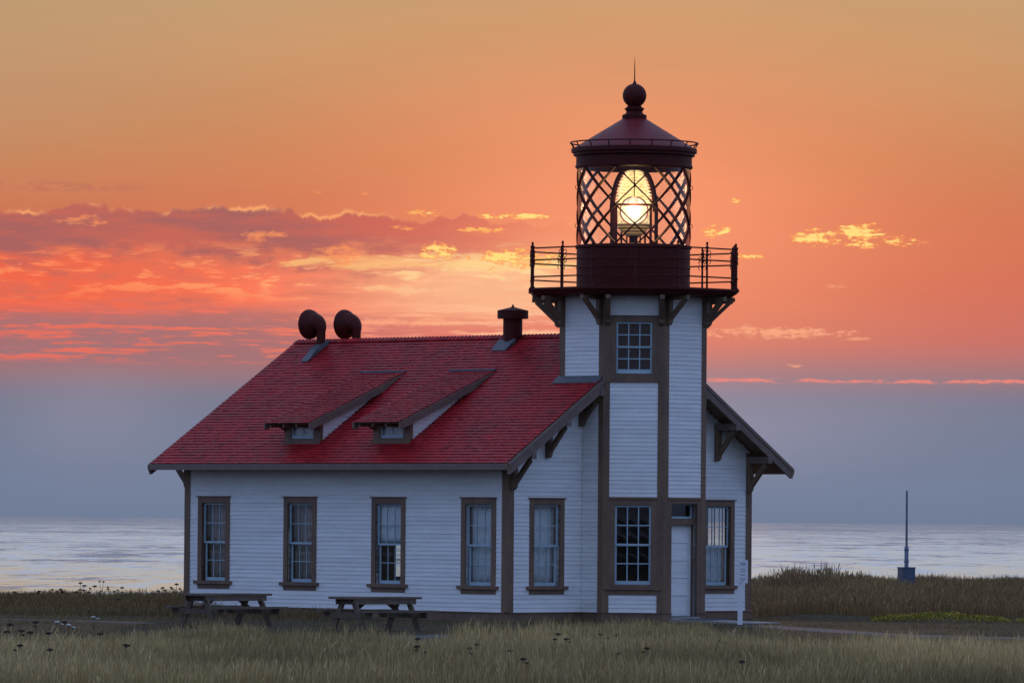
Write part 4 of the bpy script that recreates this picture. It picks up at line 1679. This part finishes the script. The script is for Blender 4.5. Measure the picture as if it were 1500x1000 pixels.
def grass(name, x, y, h, wid, colr, heads, lean=.35):
    """blades as bent strips; heads = share of stalks that carry a seed head"""
    n = len(x)
    z = ground_z(x, y) - .02
    ang = rng.random(n) * 2 * PI
    lx = rng.normal(.06, .5, n) * lean * h
    ly = rng.normal(0, .5, n) * lean * h
    ca, sa = np.cos(ang), np.sin(ang)
    hd = rng.random(n) < heads
    prof = np.zeros((n, 7, 3))
    # rows: base pair, mid pair, upper pair, tip
    t = [0, 0, .55, .55, .82, .82, 1.0]
    wl = [1, 1, .8, .8, .5, .5, 0]
    ws = [.45, .45, .35, .35, 1.7, 1.7, 0]
    sd = [-1, 1, -1, 1, -1, 1, 0]
    for k in range(7):
        w = np.where(hd, ws[k], wl[k]) * wid * .5 * sd[k]
        prof[:, k, 0] = x + ca * w + lx * t[k] ** 2
        prof[:, k, 1] = y + sa * w + ly * t[k] ** 2
        prof[:, k, 2] = z + h * t[k] * (1 - .12 * t[k])
    v = prof.reshape(-1, 3)
    me = bpy.data.meshes.new(name)
    me.vertices.add(n * 7)
    me.vertices.foreach_set('co', v.ravel().astype(np.float32))
    base = np.arange(n) * 7
    quads = np.stack([base, base + 1, base + 3, base + 2, base + 2, base + 3, base + 5, base + 4], 1).reshape(-1, 4)
    tris = np.stack([base + 4, base + 5, base + 6], 1)
    nq, ntri = len(quads), len(tris)
    me.loops.add(nq * 4 + ntri * 3)
    me.loops.foreach_set('vertex_index', np.concatenate([quads.ravel(), tris.ravel()]).astype(np.int32))
    me.polygons.add(nq + ntri)
    me.polygons.foreach_set('loop_start', np.concatenate([np.arange(nq) * 4, nq * 4 + np.arange(ntri) * 3]).astype(np.int32))
    me.update(calc_edges=True)
    me.validate()
    at = me.color_attributes.new('tint', 'FLOAT_COLOR', 'POINT')
    c = np.repeat(colr[:, None, :], 7, 1)
    c[:, 4:, :] *= np.where(hd, 1.15, 1.0)[:, None, None]
    col = np.concatenate([c.reshape(-1, 3), np.ones((n * 7, 1))], 1)
    at.data.foreach_set('color', col.ravel().astype(np.float32))
    me.materials.append(M['grass'])
    o = obj(name, me)
    o['kind'] = 'stuff'
    return o


def fp_mask(x, y):
    """true where nothing may grow: building, slab"""
    c = math.sqrt(.5)
    dx, dy = x - TX, y - TY
    lx = (dx - dy) * c
    ly = (dx + dy) * c
    inb = (lx > -LEN - .1) & (lx < .1) & (np.abs(ly) < HW + .1)
    tw = np.maximum(np.maximum(np.abs(lx), np.abs(ly)), (np.abs(lx) + np.abs(ly)) * .7071) < A8 + .12
    slab = (lx > 1.8) & (lx < 4.4) & (np.abs(ly) < .8)
    return inb | tw | slab


def frus(x, y, m=2.0):
    return np.abs(x) < y * .0885 + m


def talledge(x):
    return 113.0 + 5.0 * np.exp(-((x - 2.3) / 3.2) ** 2) - 4.5 * smooth01((x - 5.2) / 1.5) - 7.0 * np.exp(-((x + 1.7) / 1.7) ** 2) + 4.5 * (vnoise(x * 1.1, 4.0) - .5) + 2.0 * (vnoise(x * 3.3, 14.0) - .5)


def colour_mix(x, y, n, straw, olive, brown, pale, f=.22):
    a = vnoise(x * f + 7, y * f * .45)
    b = vnoise(x * f * 1.9 + 3, y * f + 11)
    w = np.stack([straw * (.5 + b), olive * (.35 + 1.4 * a), brown * (.5 + (1 - b)), pale * (.4 + 1.3 * (1 - a))], 1)
    w = w * (rng.random((n, 4)) ** 1.6)
    w /= w.sum(1)[:, None]
    c = w @ np.stack([STRAW, OLIVE, BROWN, PALE])
    return c * rng.normal(1, .12, (n, 1)).clip(.6, 1.4)


def near_grass():
    n = 470000
    y = 84 + (119 - 84) * rng.random(n)
    x = (rng.random(n) - .5) * 2 * 12.6
    clump = vnoise(x * 1.6, y * .9)
    clump2 = vnoise(x * .45 + 20, y * .25)
    te = talledge(x)
    k = frus(x, y) & (y < te + 1.5) & (rng.random(n) < smooth01((clump - .12) / .45))
    x, y, clump, clump2, te = x[k], y[k], clump[k], clump2[k], te[k]
    big = vnoise(x * .28 + 40, y * .12 + 9)
    h = (.10 + .24 * clump + .14 * clump2 + .16 * big) * rng.normal(1, .30, len(x)).clip(.4, 1.6)
    h *= 1 - .75 * smooth01((y - te + 1.0) / 2.5)
    # lower, greyer on the far left
    h *= .82 + .18 * smooth01((x + 7) / 6)
    c = colour_mix(x, y, len(x), 1.0, .8, .7, .45) * (.56 + .80 * big)[:, None] * np.array((1.0, .98, .97))
    # taller stalks, bent and straggling above the rest
    n2 = 9000
    y2 = 84 + (118 - 84) * rng.random(n2)
    x2 = (rng.random(n2) - .5) * 2 * 12.6
    k2 = frus(x2, y2) & (y2 < talledge(x2)) & (vnoise(x2 * .9 + 50, y2 * .5) > .42)
    x2, y2 = x2[k2], y2[k2]
    grass('dry_grass', x2, y2, rng.uniform(.30, .62, len(x2)), rng.uniform(.005, .010, len(x2)), colour_mix(x2, y2, len(x2), 1.2, .1, .8, .9) * .9, .9, .42)
    grass('dry_grass', x, y, h, rng.uniform(.0045, .0095, len(x)), c, .5, .2)


def short_grass():
    n = 190000
    y = 108 + (172 - 108) * rng.random(n) ** .9
    x = (rng.random(n) - .5) * 2 * 18
    pd = path_dist(x, y)
    pat = vnoise(x * .8 + 31, y * .35)
    k = frus(x, y) & (y > talledge(x) - 1) & (pd > rng.normal(.0, .12, n)) & ~fp_mask(x, y) & (rng.random(n) < .15 + 1.0 * pat)
    x, y, pat = x[k], y[k], pat[k]
    h = (.035 + .075 * pat) * rng.normal(1, .3, len(x)).clip(.4, 2)
    c = colour_mix(x, y, len(x), .45, 1.1, 1.1, .1)
    grass('short_grass', x, y, h, rng.uniform(.006, .012, len(x)), c * .6, .05, .6)


def bank_grass():
    # right of the building, to the cliff
    n = 190000
    y = 151 + (206 - 151) * rng.random(n)
    x = 4 + 18 * rng.random(n)
    a = vnoise(x * .9 + 5, y * .35)
    start = 153 + 3.0 * vnoise(x * .5, 9.0) + 2.5 * smooth01((x - 8) / 4)
    k = frus(x, y, 1.0) & (y > start) & (y < cliff(x) + 3) & ~fp_mask(x, y) & (rng.random(n) < .35 + .8 * a)
    x, y, a = x[k], y[k], a[k]
    h = (.27 + .24 * a) * rng.normal(1, .22, len(x)).clip(.4, 1.6)
    h *= .5 + .5 * smooth01((y - 152) / 5)
    c = colour_mix(x, y, len(x), .9, .15, 2.2, .15) * .60 * np.array((1.04, .98, .95))
    grass('tall_grass', x, y, h, rng.uniform(.008, .016, len(x)), c, .3)
    n = 110000
    y = 143 + (178 - 143) * rng.random(n)
    x = -19 + 16 * rng.random(n)
    a = vnoise(x * .9 + 15, y * .35)
    start = 145.5 + 2.5 * vnoise(x * .6, 2.0)
    k = frus(x, y, 1.0) & (y > start) & (y < cliff(x) + 2) & ~fp_mask(x, y) & (path_dist(x, y) > .2) & (rng.random(n) < .35 + .8 * a)
    x, y, a = x[k], y[k], a[k]
    h = (.17 + .17 * a) * rng.normal(1, .22, len(x)).clip(.4, 1.6)
    c = colour_mix(x, y, len(x), .8, .2, 2.2, .1) * .52 * np.array((1.04, .98, .95))
    grass('tall_grass', x, y, h, rng.uniform(.008, .015, len(x)), c, .3)


def weeds():
    # dark weeds that stand above the bank against the water
    n = 3600
    x = 8.2 + 4.4 * rng.random(n)
    y = 193 + 8 * rng.random(n)
    prof = smooth01((x - 8.0) / .8) * (1 - .55 * smooth01((x - 10.8) / 1.8))
    h = (.28 + .46 * prof * (.25 + .95 * vnoise(x * 4.2, y * .5))) * rng.normal(1, .22, n).clip(.4, 1.5)
    c = colour_mix(x, y, n, .5, .05, 2.2, .1) * .7
    grass('tall_weeds', x, y, h, rng.uniform(.010, .026, n), c, .75, .22)
    n = 2200
    x = rng.uniform(11.5, 21, n)
    y = 196 + 9 * rng.random(n)
    h = .30 + .28 * rng.random(n) ** 3
    c = colour_mix(x, y, n, .1, .4, 1.5, 0) * .6
    grass('tall_weeds', x, y, h, rng.uniform(.010, .02, n), c, .6, .4)


near_grass()
short_grass()
bank_grass()
weeds()


def yellow_cover():
    n = 5200
    x = np.concatenate([rng.uniform(9.4, 13.0, n * 3 // 4), rng.uniform(13.2, 14.9, n - n * 3 // 4)])
    prof = np.where(x < 13.1, np.sin(np.clip((x - 9.4) / 3.6, 0, 1) * PI) ** .6, .6 * np.sin(np.clip((x - 13.2) / 1.7, 0, 1) * PI) ** .6)
    y = 150.2 + 1.6 * rng.random(n)
    z = ground_z(x, y)
    hmax = .05 + .17 * prof * (.6 + .6 * vnoise(x * 3, y))
    hh = z + hmax * rng.random(n) ** .5
    s = rng.uniform(.018, .04, n)
    a = rng.random((n, 3)) * 2 - 1
    b = rng.random((n, 3)) * 2 - 1
    a /= np.linalg.norm(a, axis=1)[:, None]
    b -= (a * b).sum(1)[:, None] * a
    b /= np.linalg.norm(b, axis=1)[:, None]
    c = np.stack([x, y, hh], 1)
    v = np.stack([c - a * s[:, None], c - b * s[:, None] * .5, c + a * s[:, None], c + b * s[:, None] * .5], 1).reshape(-1, 3)
    f = [(4 * i, 4 * i + 1, 4 * i + 2, 4 * i + 3) for i in range(n)]
    me = bpy.data.meshes.new('ground_cover')
    me.from_pydata(v.tolist(), [], f)
    me.materials.append(M['yellow'])
    at = me.color_attributes.new('tint', 'FLOAT_COLOR', 'POINT')
    t = np.repeat(rng.uniform(.35, 1.25, n), 4)
    at.data.foreach_set('color', np.stack([t, t, t, np.ones_like(t)], 1).ravel().astype(np.float32))
    o = obj('ground_cover', me)
    o['kind'] = 'stuff'


yellow_cover()


# ---- dried umbels: stalk and seed head, several bodies copied about
def umbel_proto(name, label, group, heads, mat, width=.055):
    """heads: list of (dx, dy, height fraction, size); unit height scaled per copy"""
    t = thing(name, label, 'flower', (0, 0, -50), 0, group)
    st = MB()
    for (dx, dy, hz_, s) in heads:
        st.tube([(0, 0, -.06), (dx * .2, dy * .2, hz_ * .5), (dx, dy, hz_)], [.006, .005, .004], 5)
        hd = MB()
        w = width * s
        n = 11
        for i in range(n):
            a = i * 2.4
            r = w * math.sqrt(i / n)
            px, py = dx + r * math.cos(a), dy + r * math.sin(a)
            pz = hz_ + .022 * s * (1 - (r / w) ** 2) + random.uniform(-.004, .004)
            st.tube([(dx, dy, hz_ - .03 * s), (px, py, pz)], .0018, 4)
            hd.lathe([(0, -.012 * s), (.015 * s, -.005 * s), (.016 * s, .008 * s), (0, .016 * s)], 6, (px, py, pz), cap=False)
        hd.build('seed_head', mat, t)
    st.build('stalk', M['stalk'], t)
    return t


PROTO = {}


ORD = ['leftmost', 'second', 'third', 'fourth', 'fifth', 'sixth', 'seventh', 'eighth', 'ninth', 'tenth', 'eleventh', 'twelfth', 'thirteenth', 'fourteenth', 'fifteenth']


def umbel_set(points, where, group, mat, variants, hsize, left_ref, right_ref):
    order = sorted(range(len(points)), key=lambda i: points[i][0] / points[i][1])
    rank = {i: r for r, i in enumerate(order)}
    n = len(points)
    for i, (x, y, z) in enumerate(points):
        var = variants[i % len(variants)]
        gz = float(ground_z(x, y))
        h = max(.15, z - gz)
        hv = round(h * 20) / 20
        key = (group, i % len(variants), hv)
        if key not in PROTO:
            PROTO[key] = umbel_proto('dried_flower', '', group, [(a * hv, b * hv, hv * c, s) for a, b, c, s in var], mat, hsize)
            o = PROTO[key]
        else:
            o = copy_tree(PROTO[key])
        kind = 'two-headed' if len(var) > 1 else 'single'
        r = rank[i]
        if r < (n + 1) // 2:
            o['label'] = 'dark %s dried flower %s, %s' % (kind, where, ORD[r] + (' of them' if r == 0 else ' from ' + left_ref))
        else:
            r = n - 1 - r
            o['label'] = 'dark %s dried flower %s, %s' % (kind, where, ('rightmost of them' if r == 0 else ORD[r] + ' from ' + right_ref))
        o.location = (x, y, gz + h - hv)
        o.rotation_euler = (0, 0, random.random() * 6.28)


left = [(-14.326, 166, 0.256), (-14.332, 168, 0.3), (-14.329, 170, 0.185), (-14.068, 172, 0.204), (-13.546, 167, 0.337), (-13.333, 169, 0.367), (-13.327, 171, 0.288), (-12.85, 166, 0.408), (-12.933, 168, 0.311), (-12.942, 170, 0.232), (-12.858, 172, 0.261), (-12.361, 167, 0.399), (-12.401, 169, 0.356), (-12.64, 171, 0.54), (-12.164, 166, 0.526), (-12.185, 168, 0.317), (-12.169, 170, 0.461), (-11.892, 172, 0.359), (-11.369, 167, 0.354), (-11.302, 169, 0.437), (-11.424, 171, 0.285), (-11.193, 166, 0.14), (-10.049, 168, 0.452), (-10.078, 170, 0.362), (-10.015, 172, 0.381), (-9.601, 167, 0.573), (-9.625, 169, 0.421), (-10.355, 171, 0.329)]
umbel_set(left, 'against the sea', 'dried flowers on the skyline left of the lighthouse', M['seed'],
          [[(0, 0, 1, 1)], [(.03, .0, 1, 1.2), (-.22, .15, .86, .9)], [(0, .05, 1, .9)]], .048, 'the left edge', 'the lighthouse corner')
t = umbel_proto('dried_flower', 'tallest dried flower with three heads on one forked stalk against the sea', 'dried flowers on the skyline left of the lighthouse',
                [(-.06, 0, .66, .8), (.05, 0, .65, .8), (.18, .03, .50, .8)], M['seed'], .045)
t.location = (-11.673, 166, float(ground_z(-11.673, 166)))
fgl = [(-9.31, 108.19, 0.5), (-9.06, 110.84, 0.5), (-8.51, 111.08, 0.5), (-8.78, 101.42, 0.5), (-8.63, 102.59, 0.5), (-7.99, 100.66, 0.5), (-8.34, 101.06, 0.5), (-7.08, 100.48, 0.5), (-6.98, 88.37, 0.5), (-6.05, 91.68, 0.5), (-7.68, 91.1, 0.5)]
umbel_set(fgl, 'in the grass left of the tables', 'dried flowers in the grass at the left', M['seed'],
          [[(0, 0, 1, 1.1)], [(.02, 0, 1, 1), (.14, .1, .86, .7)], [(0, .03, 1, 1.0)]], .05, 'the left edge', 'the tables')
fgc = [(-1.57, 99.44, 0.48), (-1.48, 93.49, 0.48), (-1.3, 89.72, 0.48), (-0.64, 92.53, 0.48), (-0.52, 95.31, 0.48), (-0.6, 89.13, 0.48), (0.87, 104.46, 0.48), (0.97, 100.19, 0.48), (0.79, 100.12, 0.48), (1.64, 104.31, 0.48), (1.9, 103.74, 0.48), (2.58, 103.13, 0.48), (2.68, 101.04, 0.48), (2.22, 93.52, 0.48), (1.7, 89.9, 0.48), (0.02, 91.02, 0.48), (0.2, 85.76, 0.48), (3.46, 105.02, 0.48), (3.63, 99.75, 0.48), (3.68, 98.17, 0.48), (1.72, 101.09, 0.48), (3.41, 85.2, 0.48)]
umbel_set(fgc, 'in pale grass before the lighthouse', 'dried flowers in the grass before the tower', M['seed'],
          [[(0, 0, 1, .9)], [(.02, 0, 1, .9), (.12, .08, .88, .6)], [(0, .03, 1, .7)]], .055, 'the left', 'the right')
for (x, y, z), lb in zip([(-9.23, 128.66, 0.3), (-9.1, 116.7, 0.4), (-8.68, 114.3, 0.4)],
                         ['white flower cluster on the dark ground at the edge of the left path',
                          'small white flower head, the left one of two in the left grass',
                          'pale white flower head, the right and larger one of two in the left grass']):
    t = umbel_proto('white_flower', lb, 'white flowers in the grass at the left', [(0, 0, z, 1.0), (.10, .02, z * .9, .7)], M['whiteflower'], .05)
    t.location = (x, y, float(ground_z(x, y)))
